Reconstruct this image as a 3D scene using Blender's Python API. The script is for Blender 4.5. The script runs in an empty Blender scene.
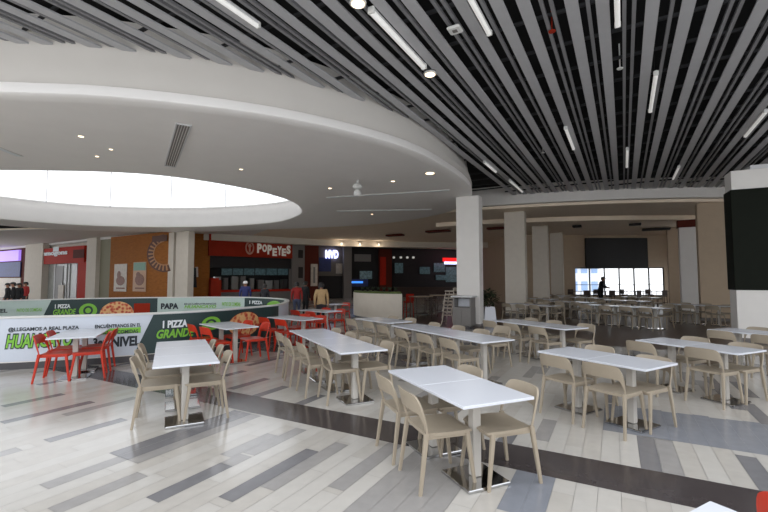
import bpy, bmesh, math, random
from mathutils import Vector, Matrix
rnd = random.Random(7)
C = bpy.context.scene.collection
SC = bpy.context.scene
R = math.radians
# ------------------------------------------------------------------ camera
F, H, TILT = 415.0, 1.70, math.atan(24 / 415.0)
cd = bpy.data.cameras.new('camera'); cam = bpy.data.objects.new('camera', cd); C.objects.link(cam)
cd.sensor_width = 36; cd.lens = F / 768 * 36; cd.clip_end = 200
cam.location = (0, 0, H); cam.rotation_euler = (math.pi / 2 + TILT, 0, 0)
SC.camera = cam

def ray(x, y):
    a = (x - 384) / F; b = -(y - 256) / F
    return (a, math.cos(TILT) - b * math.sin(TILT), math.sin(TILT) + b * math.cos(TILT))
def up(x, y, z):                      # measured photo point -> point of the place at height z
    r = ray(x, y); t = (z - H) / r[2]; return Vector((r[0] * t, r[1] * t, z))
def at(x, y, Y):                      # ... at distance Y
    r = ray(x, y); t = Y / r[1]; return Vector((r[0] * t, Y, H + r[2] * t))
def proj(X, Y, Z):
    Z -= H; d = Y * math.cos(TILT) + Z * math.sin(TILT); v = -Y * math.sin(TILT) + Z * math.cos(TILT)
    return (384 + F * X / d, 256 - F * v / d)
def on_plane(x, y, p, d):             # ray with the vertical plane through p along direction d
    n = Vector((-d[1], d[0], 0)); r = Vector(ray(x, y)); c = Vector((0, 0, H))
    t = (Vector((p[0], p[1], 0)) - Vector((0, 0, 0))).dot(n) / r.dot(n)
    return c + r * t

# ------------------------------------------------------------------ materials
def srgb(c):
    return tuple(((v / 255) / 12.92 if v / 255 <= .04045 else ((v / 255 + .055) / 1.055) ** 2.4) for v in c)
MATS = {}
def mat(name, col, rough=.5, metal=0, spec=.5, noise=0, nscale=20, bump=0, emit=None, es=0, coat=0, wood=False, stretch=(1, 1, 1)):
    if name in MATS: return MATS[name]
    m = bpy.data.materials.new(name); m.use_nodes = True; MATS[name] = m
    nt = m.node_tree; b = nt.nodes['Principled BSDF']
    lc = srgb(col)
    b.inputs['Base Color'].default_value = (*lc, 1)
    b.inputs['Roughness'].default_value = rough; b.inputs['Metallic'].default_value = metal
    b.inputs['Specular IOR Level'].default_value = spec
    if coat: b.inputs['Coat Weight'].default_value = coat; b.inputs['Coat Roughness'].default_value = .08
    if noise or bump or wood:
        tc = nt.nodes.new('ShaderNodeTexCoord'); mp = nt.nodes.new('ShaderNodeMapping')
        mp.inputs['Scale'].default_value = stretch
        nt.links.new(tc.outputs['Object'], mp.inputs['Vector'])
        tx = nt.nodes.new('ShaderNodeTexNoise'); tx.inputs['Scale'].default_value = nscale
        tx.inputs['Detail'].default_value = 4
        nt.links.new(mp.outputs['Vector'], tx.inputs['Vector'])
        rp = nt.nodes.new('ShaderNodeValToRGB')
        lo = tuple(max(0, v * (1 - noise)) for v in lc); hi = tuple(min(1, v * (1 + noise)) for v in lc)
        rp.color_ramp.elements[0].position = .3; rp.color_ramp.elements[1].position = .7
        rp.color_ramp.elements[0].color = (*lo, 1); rp.color_ramp.elements[1].color = (*hi, 1)
        nt.links.new(tx.outputs['Fac'], rp.inputs['Fac']); nt.links.new(rp.outputs['Color'], b.inputs['Base Color'])
        if bump:
            bp = nt.nodes.new('ShaderNodeBump'); bp.inputs['Strength'].default_value = bump; bp.inputs['Distance'].default_value = .01
            nt.links.new(tx.outputs['Fac'], bp.inputs['Height']); nt.links.new(bp.outputs['Normal'], b.inputs['Normal'])
    if emit:
        b.inputs['Emission Color'].default_value = (*srgb(emit), 1); b.inputs['Emission Strength'].default_value = es
    return m

M_white = mat('white_plaster', (226, 222, 216), .75, noise=.02, nscale=3)
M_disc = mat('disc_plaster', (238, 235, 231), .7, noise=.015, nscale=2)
M_cream = mat('cream_paint', (205, 196, 182), .7, noise=.03, nscale=4)
M_beige = mat('beige_plaster', (184, 164, 140), .8, noise=.03, nscale=3)
M_slat = mat('slat_metal', (180, 180, 182), .55, noise=.03, nscale=6)
M_slat2 = mat('slat_narrow', (132, 132, 134), .55, noise=.03, nscale=6)
M_black = mat('black_void', (8, 8, 9), .9, noise=.2, nscale=4)
M_rail = mat('rail_metal', (42, 42, 44), .6, noise=.1)
M_tube = mat('tube_lamp', (240, 240, 238), .4, emit=(255, 252, 245), es=.14, noise=.01)
M_lamp = mat('lamp_glow', (250, 235, 210), .4, emit=(255, 225, 185), es=1.6, noise=.01)
M_housing = mat('lamp_housing', (70, 70, 72), .4, noise=.05)
M_table = mat('white_laminate', (218, 221, 228), .22, spec=.5, noise=.01, nscale=5)
M_edge = mat('table_edge', (206, 206, 206), .4, noise=.02)
M_post = mat('post_paint', (188, 183, 175), .35, noise=.03, nscale=8, stretch=(1, 1, .2))
M_chrome = mat('chrome_plate', (190, 190, 190), .08, metal=1, noise=.03, nscale=3)
M_chair = mat('beige_plastic', (161, 149, 131), .45, spec=.35, noise=.03, nscale=9)
M_redch = mat('red_plastic', (190, 50, 27), .4, spec=.4, noise=.05, nscale=9)
M_stone_w = mat('stone_white', (193, 189, 182), .17, noise=.03, nscale=8)
M_stone_w2 = mat('stone_offwhite', (187, 182, 174), .17, noise=.04, nscale=8)
M_stone_m = mat('stone_mid', (156, 153, 150), .17, noise=.05, nscale=9)
M_stone_d = mat('stone_dark', (122, 121, 123), .17, noise=.06, nscale=9)
M_stone_b = mat('stone_band', (70, 64, 64), .17, noise=.07, nscale=10)
M_stone_g = mat('stone_bluegrey', (136, 139, 146), .17, noise=.05, nscale=9)
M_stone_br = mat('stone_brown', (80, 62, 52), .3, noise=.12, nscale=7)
M_grout = mat('grout', (150, 146, 140), .6, noise=.05)
M_print_w = mat('print_white', (203, 210, 220), .45, noise=.01)
M_print_pale = mat('print_palegreen', (186, 204, 198), .45, noise=.02)
M_print_d = mat('print_dark', (32, 56, 56), .4, noise=.04)
M_print_green = mat('print_green', (126, 190, 62), .45, noise=.05)
M_print_ink = mat('print_ink', (34, 44, 52), .5, noise=.04)
M_print_lt = mat('print_letter', (224, 230, 232), .45, noise=.01)
M_plinth = mat('plinth_dark', (70, 68, 70), .4, noise=.05)
M_rail_w = mat('cap_white', (220, 220, 216), .35, noise=.02)
M_panel = mat('panel_darkgreen', (19, 23, 15), .7, spec=.15, noise=.12, nscale=6)
M_dpanel = mat('panel_dark', (28, 28, 28), .6, noise=.1, nscale=4)
M_wood = mat('wood_orange', (152, 94, 40), .65, spec=.12, noise=.16, nscale=3, stretch=(1, 1, 6))
M_brown = mat('brown_print', (88, 48, 28), .6, noise=.12)
M_red = mat('sign_red', (170, 40, 22), .6, spec=.12, noise=.06, nscale=5)
M_redb = mat('sign_orange_red', (150, 44, 24), .6, spec=.12, noise=.08, nscale=3)
M_maroon = mat('maroon_wall', (88, 38, 28), .65, spec=.12, noise=.1)
M_dark = mat('shop_dark', (30, 26, 26), .7, noise=.15, nscale=3)
M_grey = mat('grey_cladding', (112, 106, 102), .6, noise=.06)
M_olive = mat('olive_wall', (138, 134, 112), .7, noise=.04)
M_steel = mat('steel', (150, 152, 150), .3, metal=.8, noise=.06)
M_sgrey = mat('bin_grey', (120, 116, 112), .45, noise=.05)
M_turf = mat('artificial_turf', (78, 92, 44), .95, noise=.35, nscale=60, bump=.6)
M_leaf = mat('leaf_dark', (40, 52, 30), .6, noise=.3, nscale=30)
M_soffit = mat('soffit_cream', (238, 222, 200), .8, noise=.03, nscale=3)
M_soil = mat('soil', (40, 32, 26), .95, noise=.3, nscale=40)
M_pot = mat('pot_white', (214, 216, 222), .4, noise=.02)
M_highch = mat('highchair_wood', (176, 166, 152), .5, noise=.08, nscale=8)
M_glow_w = mat('sign_glow_white', (230, 232, 255), .4, emit=(200, 208, 255), es=1.1, noise=.01)
M_glow_p = mat('sign_glow_purple', (150, 120, 210), .4, emit=(150, 120, 215), es=.55, noise=.05)
M_glow_b = mat('sign_glow_blue', (40, 110, 220), .4, emit=(60, 130, 230), es=.7, noise=.05)
M_glow_r = mat('sign_glow_red', (220, 30, 30), .4, emit=(230, 30, 30), es=.7, noise=.02)
M_screen = mat('menu_screen', (70, 90, 96), .3, emit=(70, 92, 96), es=.12, noise=.6, nscale=6)
M_blue = mat('poster_blue', (36, 50, 110), .5, noise=.25, nscale=5)
M_poster = mat('poster_pale', (196, 186, 172), .5, noise=.12, nscale=6)
M_posterb = mat('poster_brown', (120, 70, 48), .5, noise=.25, nscale=12)
M_postert = mat('poster_teal', (112, 150, 128), .5, noise=.1)
M_skin = mat('skin', (150, 104, 80), .6, noise=.05)
M_hair = mat('hair_black', (24, 20, 18), .6, noise=.2)
M_frame = mat('window_frame', (60, 58, 56), .5, noise=.05)
M_ext = mat('facade_pale', (226, 232, 240), .8, noise=.05)
M_ext2 = mat('facade_blue', (150, 176, 214), .8, noise=.05)
M_tan = mat('tan_top', (168, 150, 128), .4, noise=.06)
M_dwood = mat('dark_wood', (62, 46, 38), .5, noise=.15, nscale=4)
def glassmat():
    m = bpy.data.materials.new('window_glass'); m.use_nodes = True; nt = m.node_tree; nt.nodes.clear()
    o = nt.nodes.new('ShaderNodeOutputMaterial'); t = nt.nodes.new('ShaderNodeBsdfTransparent'); g = nt.nodes.new('ShaderNodeBsdfGlossy')
    g.inputs['Roughness'].default_value = .02; mx = nt.nodes.new('ShaderNodeMixShader'); mx.inputs[0].default_value = .06
    nt.links.new(t.outputs[0], mx.inputs[1]); nt.links.new(g.outputs[0], mx.inputs[2]); nt.links.new(mx.outputs[0], o.inputs[0]); return m
M_glass = glassmat()
def pizzamat():
    m = mat('pizza_print', (190, 90, 50), .5); nt = m.node_tree; b = nt.nodes['Principled BSDF']
    tc = nt.nodes.new('ShaderNodeTexCoord'); vo = nt.nodes.new('ShaderNodeTexVoronoi'); vo.inputs['Scale'].default_value = 9
    rp = nt.nodes.new('ShaderNodeValToRGB'); e = rp.color_ramp.elements
    e[0].color = (*srgb((150, 44, 30)), 1); e[1].color = (*srgb((222, 176, 120)), 1); e[1].position = .62
    x = e.new(.3); x.color = (*srgb((188, 70, 44)), 1); x = e.new(.45); x.color = (*srgb((206, 120, 80)), 1)
    nt.links.new(tc.outputs['Object'], vo.inputs['Vector']); nt.links.new(vo.outputs['Distance'], rp.inputs['Fac']); nt.links.new(rp.outputs['Color'], b.inputs['Base Color'])
    return m
M_pizza = pizzamat()

# ------------------------------------------------------------------ mesh helpers
class MB:
    def __init__(s): s.v = []; s.f = []; s.m = []
    def add(s, vs, fs, mi=0):
        o = len(s.v); s.v += [tuple(v) for v in vs]; s.f += [tuple(i + o for i in f) for f in fs]; s.m += [mi] * len(fs); return s
    def hexa(s, b, t, mi=0):           # bottom quad and top quad, both counter-clockwise from above
        return s.add(list(b) + list(t), [(3, 2, 1, 0), (4, 5, 6, 7), (0, 1, 5, 4), (1, 2, 6, 5), (2, 3, 7, 6), (3, 0, 4, 7)], mi)
    def box(s, c, d, rz=0, mi=0, bev=0):
        x, y, z = d[0] / 2, d[1] / 2, d[2] / 2; cr, sr = math.cos(rz), math.sin(rz)
        def q(px, py, pz): return (c[0] + px * cr - py * sr, c[1] + px * sr + py * cr, c[2] + pz)
        if bev:
            e = min(bev, x * .9, y * .9)
            pts = [(-x + e, -y), (x - e, -y), (x, -y + e), (x, y - e), (x - e, y), (-x + e, y), (-x, y - e), (-x, -y + e)]
            k = min(bev, z * .9); sx = 1 - k / x; sy = 1 - k / y
            rings = [[q(a * sx, b * sy, -z) for a, b in pts], [q(a, b, -z + k) for a, b in pts], [q(a, b, z - k) for a, b in pts], [q(a * sx, b * sy, z) for a, b in pts]]
            return s.loft(rings, mi)
        return s.hexa([q(-x, -y, -z), q(x, -y, -z), q(x, y, -z), q(-x, y, -z)], [q(-x, -y, z), q(x, -y, z), q(x, y, z), q(-x, y, z)], mi)
    def loft(s, rings, mi=0, cap=True, closed=True):
        n = len(rings[0]); vs = [p for r in rings for p in r]; fs = []
        for i in range(len(rings) - 1):
            for j in range(n if closed else n - 1):
                a = i * n + j; b = i * n + (j + 1) % n; fs.append((a, b, b + n, a + n))
        if cap: fs.append(tuple(range(n - 1, -1, -1))); fs.append(tuple((len(rings) - 1) * n + j for j in range(n)))
        return s.add(vs, fs, mi)
    def lathe(s, prof, c=(0, 0, 0), n=20, mi=0, cap=True):
        return s.loft([[(c[0] + r * math.cos(2 * math.pi * k / n), c[1] + r * math.sin(2 * math.pi * k / n), c[2] + z) for k in range(n)] for r, z in prof], mi, cap)
    def tube(s, pts, rad, n=8, mi=0):
        rings = []
        for i, p in enumerate(pts):
            p = Vector(p); a = Vector(pts[max(0, i - 1)]); b = Vector(pts[min(len(pts) - 1, i + 1)]); d = (b - a).normalized()
            u = d.cross(Vector((0, 0, 1)) if abs(d.z) < .95 else Vector((1, 0, 0))).normalized(); w = u.cross(d)
            r = rad[i] if isinstance(rad, (list, tuple)) else rad
            rings.append([p + (u * math.cos(2 * math.pi * k / n) + w * math.sin(2 * math.pi * k / n)) * r for k in range(n)])
        return s.loft(rings, mi)
    def prism(s, poly, z0, z1, mi=0):
        return s.loft([[(x, y, z0) for x, y in poly], [(x, y, z1) for x, y in poly]], mi)
    def build(s, name, mats, parent=None, smooth=False, inv=None):
        me = bpy.data.meshes.new(name)
        vs = s.v
        if inv is not None: vs = [tuple(inv @ Vector(v)) for v in vs]
        me.from_pydata(vs, [], s.f)
        if not isinstance(mats, (list, tuple)): mats = [mats]
        for m in mats: me.materials.append(m)
        me.polygons.foreach_set('material_index', s.m)
        bm = bmesh.new(); bm.from_mesh(me); bmesh.ops.recalc_face_normals(bm, faces=bm.faces)
        if smooth:
            for f in bm.faces: f.smooth = True
            for e in bm.edges:
                if len(e.link_faces) == 2 and e.calc_face_angle(0) > R(38): e.smooth = False
        bm.to_mesh(me); bm.free(); me.update()
        o = bpy.data.objects.new(name, me); C.objects.link(o)
        if parent is not None: o.parent = parent
        return o
LABELS = {}
def tag(o, label, cat, group=None, kind=None):
    o['label'] = label; o['category'] = cat
    if group: o['group'] = group
    if kind: o['kind'] = kind
    return o
def thing(name, label, cat, loc=(0, 0, 0), rz=0, group=None):
    o = bpy.data.objects.new(name, None); C.objects.link(o); o.empty_display_size = .1
    o.location = loc; o.rotation_euler = (0, 0, rz); tag(o, label, cat, group); o['kind'] = 'thing'
    bpy.context.view_layer.update(); return o
def inv(o): return (Matrix.Translation(o.location) @ Matrix.Rotation(o.rotation_euler[2], 4, 'Z')).inverted()
def part(mb, name, m, root, smooth=False, sub=None):        # geometry given in world coordinates, parented under root (or under a part of root)
    return mb.build(name, m, sub if sub is not None else root, smooth, inv(root))
def struct(mb, name, m, smooth=False):
    o = mb.build(name, m, None, smooth); o['kind'] = 'structure'; return o
def dup(root, loc, rz, label=None, group=None):
    r = root.copy(); C.objects.link(r); r.location = loc; r.rotation_euler = (0, 0, rz)
    if label: r['label'] = label
    if group: r['group'] = group
    elif 'group' in r: del r['group']
    for ch in list(root.children):
        c = ch.copy(); C.objects.link(c); c.parent = r
        for g in list(ch.children):
            d = g.copy(); C.objects.link(d); d.parent = c
    return r
def lerp(a, b, t): return a + (b - a) * t
def spline(pts, per=10, closed=True):
    out = []; n = len(pts)
    for i in range(n if closed else n - 1):
        g = lambda k: Vector(pts[k % n] if closed else pts[min(max(k, 0), n - 1)])
        p0, p1, p2, p3 = g(i - 1), g(i), g(i + 1), g(i + 2)
        for j in range(per):
            t = j / per
            out.append(.5 * ((2 * p1) + (p2 - p0) * t + (2 * p0 - 5 * p1 + 4 * p2 - p3) * t * t + (3 * p1 - p0 - 3 * p2 + p3) * t ** 3))
    if not closed: out.append(Vector(pts[-1]))
    return out
def inside(poly, x, y):
    c = False; n = len(poly)
    for i in range(n):
        a, b = poly[i], poly[i - 1]
        if (a[1] > y) != (b[1] > y) and x < (b[0] - a[0]) * (y - a[1]) / (b[1] - a[1]) + a[0]: c = not c
    return c
def text_mesh(txt, shear=0, offset=.0, space=1.0):   # flat lettering scaled to the unit box: verts (x,y in 0..1), faces
    cu = bpy.data.curves.new('lettering_source', 'FONT'); cu.body = txt; cu.size = 1; cu.shear = shear; cu.offset = offset; cu.space_character = space
    cu.resolution_u = 3
    o = bpy.data.objects.new('lettering_source', cu); C.objects.link(o)
    dg = bpy.context.evaluated_depsgraph_get(); me = bpy.data.meshes.new_from_object(o.evaluated_get(dg))
    vs = [v.co.copy() for v in me.vertices]; fs = [tuple(p.vertices) for p in me.polygons]
    bpy.data.objects.remove(o); bpy.data.curves.remove(cu); bpy.data.meshes.remove(me)
    x0 = min(v.x for v in vs); x1 = max(v.x for v in vs); y0 = min(v.y for v in vs); y1 = max(v.y for v in vs)
    return [((v.x - x0) / (x1 - x0), (v.y - y0) / (y1 - y0)) for v in vs], fs

# ------------------------------------------------------------------ the void's balustrade curve and the ceiling disc curves
VOID = spline([(-3.07, 12.4), (-3.5, 10.9), (-4.1, 9.76), (-4.95, 8.95), (-6.2, 8.35), (-7.5, 7.95), (-9.7, 7.75), (-12.3, 8.5), (-14, 10.2), (-14.3, 12.3),
               (-13.2, 14.4), (-10.8, 16.4), (-7.6, 17.4), (-5.4, 17.1), (-3.7, 15.4)], 12)
VOIDP = [(p.x, p.y) for p in [Vector((q[0], q[1], 0)) for q in VOID]]
DISC = [(p[0], p[1]) for p in spline([(-9, 6.55), (-6.45, 6.75), (-4.37, 7.0), (-1.86, 7.9), (.37, 9.53), (1.81, 11.56), (2.95, 14.0), (3.35, 16.6), (2.6, 19.7), (-.22, 22.9),
               (-5.07, 24.9), (-12.8, 26.8), (-19, 26), (-23, 22), (-24, 16), (-20, 10), (-14, 7.2)], 10)]
HOLE = [(p[0], p[1]) for p in spline([(-10.8, 11.55), (-7.3, 11.9), (-5.3, 13.2), (-3.95, 15.2), (-3.5, 17.4), (-4.1, 20.0), (-6.5, 22.8), (-11.8, 24.4), (-17, 23.6), (-20, 20.5), (-20.3, 16.8), (-17.5, 13), (-14, 11.7)], 10)]
def normals(poly):
    n = len(poly); out = []
    ar = sum(poly[i - 1][0] * poly[i][1] - poly[i][0] * poly[i - 1][1] for i in range(n))
    sg = 1 if ar > 0 else -1
    for i in range(n):
        a = poly[i - 1]; b = poly[(i + 1) % n]; d = Vector((b[0] - a[0], b[1] - a[1])).normalized(); out.append((d.y * sg, -d.x * sg))
    return out
def flare(poly, d): return [(p[0] + n[0] * d * min(1, max(-.35, (1.2 - p[0]) / 4)), p[1] + n[1] * d * min(1, max(-.35, (1.2 - p[0]) / 4))) for p, n in zip(poly, normals(poly))]
def offset(poly, d): return [(p[0] + n[0] * d, p[1] + n[1] * d) for p, n in zip(poly, normals(poly))]

# ------------------------------------------------------------------ floor
AX = R(61); ca, sa = math.cos(AX), math.sin(AX)
def fw(u, v, z=0): return (u * ca + v * sa, u * sa - v * ca, z)
PW, PL = .163, 1.07
listed = [(2.03, 2.74, -3.19, 2), (2.74, 2.97, -3.19, 1), (2.86, 3.5, -3.36, 1), (3.0, 3.79, -3.2, 1), (2.31, 3.38, -2.66, 2), (2.59, 3.66, -2.48, 1), (2.86, 3.93, -2.06, 1),
          (1.72, 2.49, -4.22, 1), (1.58, 2.25, -3.67, 1), (2.2, 3.0, -5.33, 2), (2.21, 3.2, -6.47, 2), (2.49, 3.2, -7.33, 2), (2.71, 3.62, -6.18, 1), (1.5, 1.97, -5.24, 1),
          (5.99, 6.98, -6.45, 2), (5.16, 5.64, -6.1, 2), (4.6, 5.4, -5.35, 2), (4.5, 5.15, -4.6, 2), (4.5, 5.03, -3.8, 2), (4.5, 5.4, .24, 2), (4.5, 5.4, .42, 1),
          (4.5, 5.3, .98, 2), (3.2, 3.93, -.66, 4), (3.2, 3.93, -.5, 4), (4.5, 5.15, -.98, 2), (4.75, 5.5, -.68, 1), (5.6, 6.6, -2.5, 1), (4.9, 6.0, -1.8, 2)]
for k in range(3): listed.append((2.35, 3.9, -4.25 + .16 * k, 2 if k < 2 else 1))
for k in range(4): listed.append((2.1 + .1 * k, 3.93, -1.65 + .163 * k, 1))
def plank_rows():
    cells = []
    for k in range(-330, 150):
        vc = (k + .5) * PW
        cuts = [(a, b, m) for a, b, v, m in listed if int(math.floor(v / PW)) == k]
        cuts.append((3.93, 4.5, 3))
        if vc > -.1: cuts.append((5.42, 6.55 + .02 * (k % 3), 4))
        if -9 < vc < -3.6: cuts.append((7.4, 8.6, 2))
        cuts.append((10.6, 11.1, 3)); cuts.sort(key=lambda q: q[0])
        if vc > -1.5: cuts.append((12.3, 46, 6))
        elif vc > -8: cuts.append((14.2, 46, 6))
        seg = []; off = (k * .41) % PL; u = -9 + off
        while u < 46:
            e = u + PL; mids = (u + e) / 2
            near = 1.2 < mids < 6.8 and -8 < vc < 2.2
            t = rnd.random(); m = 0 if t < .55 else 5
            if not near and t > .86: m = 1 if t < .93 else 2
            seg.append((u, e, m)); u = e
        for a, b, m in cuts:
            ns = []
            for s0, e0, mm in seg:
                if e0 <= a or s0 >= b: ns.append((s0, e0, mm)); continue
                if s0 < a: ns.append((s0, a, mm))
                if e0 > b: ns.append((b, e0, mm))
            ns.append((a, b, m)); seg = ns
        for s0, e0, m in seg:
            if e0 - s0 > .02: cells.append((s0, e0, k * PW, (k + 1) * PW, m))
    return cells
fb = MB(); g = .0016
for u0, u1, v0, v1, m in plank_rows():
    c = fw((u0 + u1) / 2, (v0 + v1) / 2)
    if not (-42 < c[0] < 24 and -7 < c[1] < 44): continue
    if c[1] < 19 and inside(VOIDP, c[0], c[1]): continue
    gg = 0 if m == 3 else (.0006 if m in (4, 6) else g)
    fb.add([fw(u0 + gg, v0 + gg), fw(u1 - gg, v0 + gg), fw(u1 - gg, v1 - gg), fw(u0 + gg, v1 - gg)], [(0, 1, 2, 3)], [0, 2, 3, 4, 5, 1, 7][m])
# grout bed just under the planks, with the void left open
ring_out = [(24, 50), (-44, 50), (-44, -7), (24, -7)]
n = len(VOIDP)
import mathutils.geometry as mg
tes = mg.tessellate_polygon([[Vector((x, y, 0)) for x, y in ring_out], [Vector((x, y, 0)) for x, y in VOIDP]])
fb.add([(x, y, -.004) for x, y in ring_out + VOIDP], tes, 6)
struct(fb, 'floor', [M_stone_w, M_stone_w2, M_stone_m, M_stone_d, M_stone_b, M_stone_g, M_grout, M_stone_br])
wl = MB(); vo = offset(VOIDP, .02)
wl.loft([[(x, y, -4.2) for x, y in vo], [(x, y, -.005) for x, y in vo]], 0, cap=False)
wl.add([(x, y, -4.2) for x, y in vo], [tuple(range(n))], 0)
struct(wl, 'wall_void_well', M_white, True)

# ------------------------------------------------------------------ balustrade round the void
VN = normals(VOIDP)
ARC = [0.0]
for i in range(n): a, b = VOIDP[i], VOIDP[(i + 1) % n]; ARC.append(ARC[-1] + math.hypot(b[0] - a[0], b[1] - a[1]))
LEN = ARC[-1]
def arcpt(s):
    s %= LEN; lo = 0
    lo = next(i for i in range(n) if ARC[i + 1] >= s); t = (s - ARC[lo]) / max(1e-9, ARC[lo + 1] - ARC[lo]); j = (lo + 1) % n
    return (lerp(VOIDP[lo][0], VOIDP[j][0], t), lerp(VOIDP[lo][1], VOIDP[j][1], t)), Vector((lerp(VN[lo][0], VN[j][0], t), lerp(VN[lo][1], VN[j][1], t))).normalized()
FINE = [(LEN * i / 1500) for i in range(1500)]
FPT = [arcpt(s) for s in FINE]
def find_s(px, front, z=.6):
    best = None
    for s, (p, nn) in zip(FINE, FPT):
        q = (p[0] + nn[0] * .07, p[1] + nn[1] * .07) if front else (p[0] - nn[0] * .07, p[1] - nn[1] * .07)
        fr = nn.x * p[0] + nn.y * p[1] < 0
        if fr != front: continue
        d = abs(proj(q[0], q[1], z)[0] - px)
        if best is None or d < best[0]: best = (d, s)
    s = best[1]; p, nn = arcpt(s); k = .07 if front else -.07
    return s, p[1] + nn[1] * k
def srange(a, b):          # signed shortest way from a to b
    d = (b - a) % LEN
    return d if d < LEN / 2 else d - LEN
bal = thing('balustrade', 'curved waist-high white balustrade around the open void in the floor', 'balustrade', (-8.6, 12.5, 0))
WT = .06
def ringwall(d0, d1, z0, z1):
    mb = MB(); o = offset(VOIDP, d1); i = offset(VOIDP, d0)
    mb.loft([[(x, y, z0) for x, y in i], [(x, y, z0) for x, y in o], [(x, y, z1) for x, y in o], [(x, y, z1) for x, y in i], [(x, y, z0) for x, y in i]], 0, cap=False)
    return mb
part(ringwall(.03, WT - .02, 0, .14), 'plinth', M_plinth, bal, True)
part(ringwall(-.02, WT, .13, .975), 'wall_panel', M_white, bal, True)
part(ringwall(-.05, WT + .03, .975, 1.005), 'top_cap', M_rail_w, bal, True)

def wp(s, z, d):
    p, nn = arcpt(s); return (p[0] + nn.x * d, p[1] + nn.y * d, z)
def strip(s0, s1, z0, z1, d, slant0=0, slant1=0, mi=0, mb=None):
    mb = mb or MB(); ds = srange(s0, s1); k = max(4, int(abs(ds) / .05)); lo = []; hi = []
    for j in range(k + 1):
        t = j / k; lo.append((t, z0)); hi.append((t, z1))
    vs = []; sg = 1 if d > 0 else -1
    for dd in (d, d + .004 * sg):
        for t, z in lo: vs.append(wp(s0 + ds * t - slant0 * (1 - t) * (1 if ds > 0 else -1) - slant1 * t * (1 if ds > 0 else -1), z, dd))
        for t, z in hi: vs.append(wp(s0 + ds * t, z, dd))
    m = k + 1; fs = []
    for b in (0, 2 * m):
        for j in range(k): fs.append((b + j, b + j + 1, b + m + j + 1, b + m + j))
    for j in range(k):
        fs.append((j, j + 1, 2 * m + j + 1, 2 * m + j)); fs.append((m + j, m + j + 1, 3 * m + j + 1, 3 * m + j))
    fs.append((0, m, 3 * m, 2 * m)); fs.append((k, m + k, 3 * m + k, 2 * m + k))
    return mb.add(vs, fs, mi)
def zpx(px, py, Y): return at(px, py, Y).z
def wall_text(txt, x0, x1, ytop, ybot, front, d, shear=0, off=0, mi=0, mb=None):
    mb = mb or MB(); s0, Y0 = find_s(x0, front); s1, Y1 = find_s(x1, front); ds = srange(s0, s1)
    zt = (zpx(x0, ytop[0], Y0), zpx(x1, ytop[1], Y1)); zb = (zpx(x0, ybot[0], Y0), zpx(x1, ybot[1], Y1))
    zt = sum(zt) / 2; zb = sum(zb) / 2
    vs, fs = text_mesh(txt, shear, off)
    return mb.add([wp(s0 + ds * x, lerp(zb, zt, y), d) for x, y in vs], fs, mi)
def wall_blob(x0, x1, ytop, ybot, front, d, mb=None, mi=0, n=36, a0=0, a1=2 * math.pi, zmin=None, hole=0):
    mb = mb or MB(); s0, Y0 = find_s(x0, front); s1, Y1 = find_s(x1, front); ds = srange(s0, s1); Y = (Y0 + Y1) / 2; xm = (x0 + x1) / 2
    zt = zpx(xm, ytop, Y); zb = zpx(xm, ybot, Y)
    f = lambda r, k: wp(s0 + ds * (.5 + .5 * r * math.cos(2 * math.pi * k / n)), max(zmin if zmin is not None else -9, (zt + zb) / 2 + (zt - zb) / 2 * r * math.sin(2 * math.pi * k / n)), d)
    if hole: mb.loft([[f(hole, k) for k in range(n)], [f(1, k) for k in range(n)]], mi, cap=False)
    else: mb.add([f(1, k) for k in range(n)], [tuple(range(n))], mi)
    return mb
# front sheet
fbn = thing('promotional_banner', 'long pale banner with green and dark lettering on the front of the curved balustrade', 'banner', (-7, 8.1, .15))
sl, _ = find_s(-60, True); sr, _ = find_s(290, True)
sd0, Yd = find_s(153.5, True); sd1, _ = find_s(278, True)
D1 = WT + .004
sheet = part(strip(sl, sr, .15, .965, D1), 'printed_sheet', M_print_w, fbn)
dark = part(strip(sd0, sd1, .15, .962, D1 + .014, slant0=.33), 'dark_panel', M_print_d, fbn); dark['label'] = 'dark green panel'
def lettering(root, sub, m, txt, x0, x1, yt, yb, front, d, shear=0, off=.02, nm='lettering', lab=None):
    o = part(wall_text(txt, x0, x1, yt, yb, front, d, shear, off), nm, m, root, sub=sub)
    if lab: o['label'] = lab
    return o
L1 = D1 + .014
lettering(fbn, sheet, M_print_ink, '@LLEGAMOS A REAL PLAZA', 8, 78.5, (327.0, 325.8), (331.7, 330.9), True, L1, off=.03)
lettering(fbn, sheet, M_print_ink, 'ENCUÉNTRANOS EN EL', 95, 141, (323.2, 322.8), (327.7, 327.3), True, L1, off=.03)
lettering(fbn, sheet, M_print_ink, '3er', 94, 108, (338, 337.6), (346.8, 346.4), True, L1, off=.05)
lettering(fbn, sheet, M_print_ink, 'NIVEL', 112, 140.5, (336.8, 335.6), (347, 345.6), True, L1, off=.05)
lettering(fbn, sheet, M_print_ink, 'HUANCAYO', 5.5, 73.5, (333.0, 331.6), (349.4, 346.8), True, L1, .22, .085, 'lettering_outline')
lettering(fbn, sheet, M_print_green, 'HUANCAYO', 7, 72, (334.2, 333), (348.3, 345.6), True, D1 + .022, .22, .03, lab='bright green slanted lettering')
sg0, Yg = find_s(93, True); sg1, _ = find_s(140.5, True)
gs = part(strip(sg0, sg1, zpx(117, 334.8, Yg), zpx(117, 329, Yg), D1 + .014), 'green_strip', M_print_green, fbn)
lettering(fbn, gs, M_print_ink, 'PATIO DE COMIDAS', 95, 138.5, (330, 330), (333.9, 333.6), True, D1 + .026, off=.02)
lettering(fbn, dark, M_print_lt, '1 PIZZA', 162, 187, (320.2, 319.8), (327.8, 327), True, D1 + .028, off=.05, lab='white lettering on the dark panel')
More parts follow.
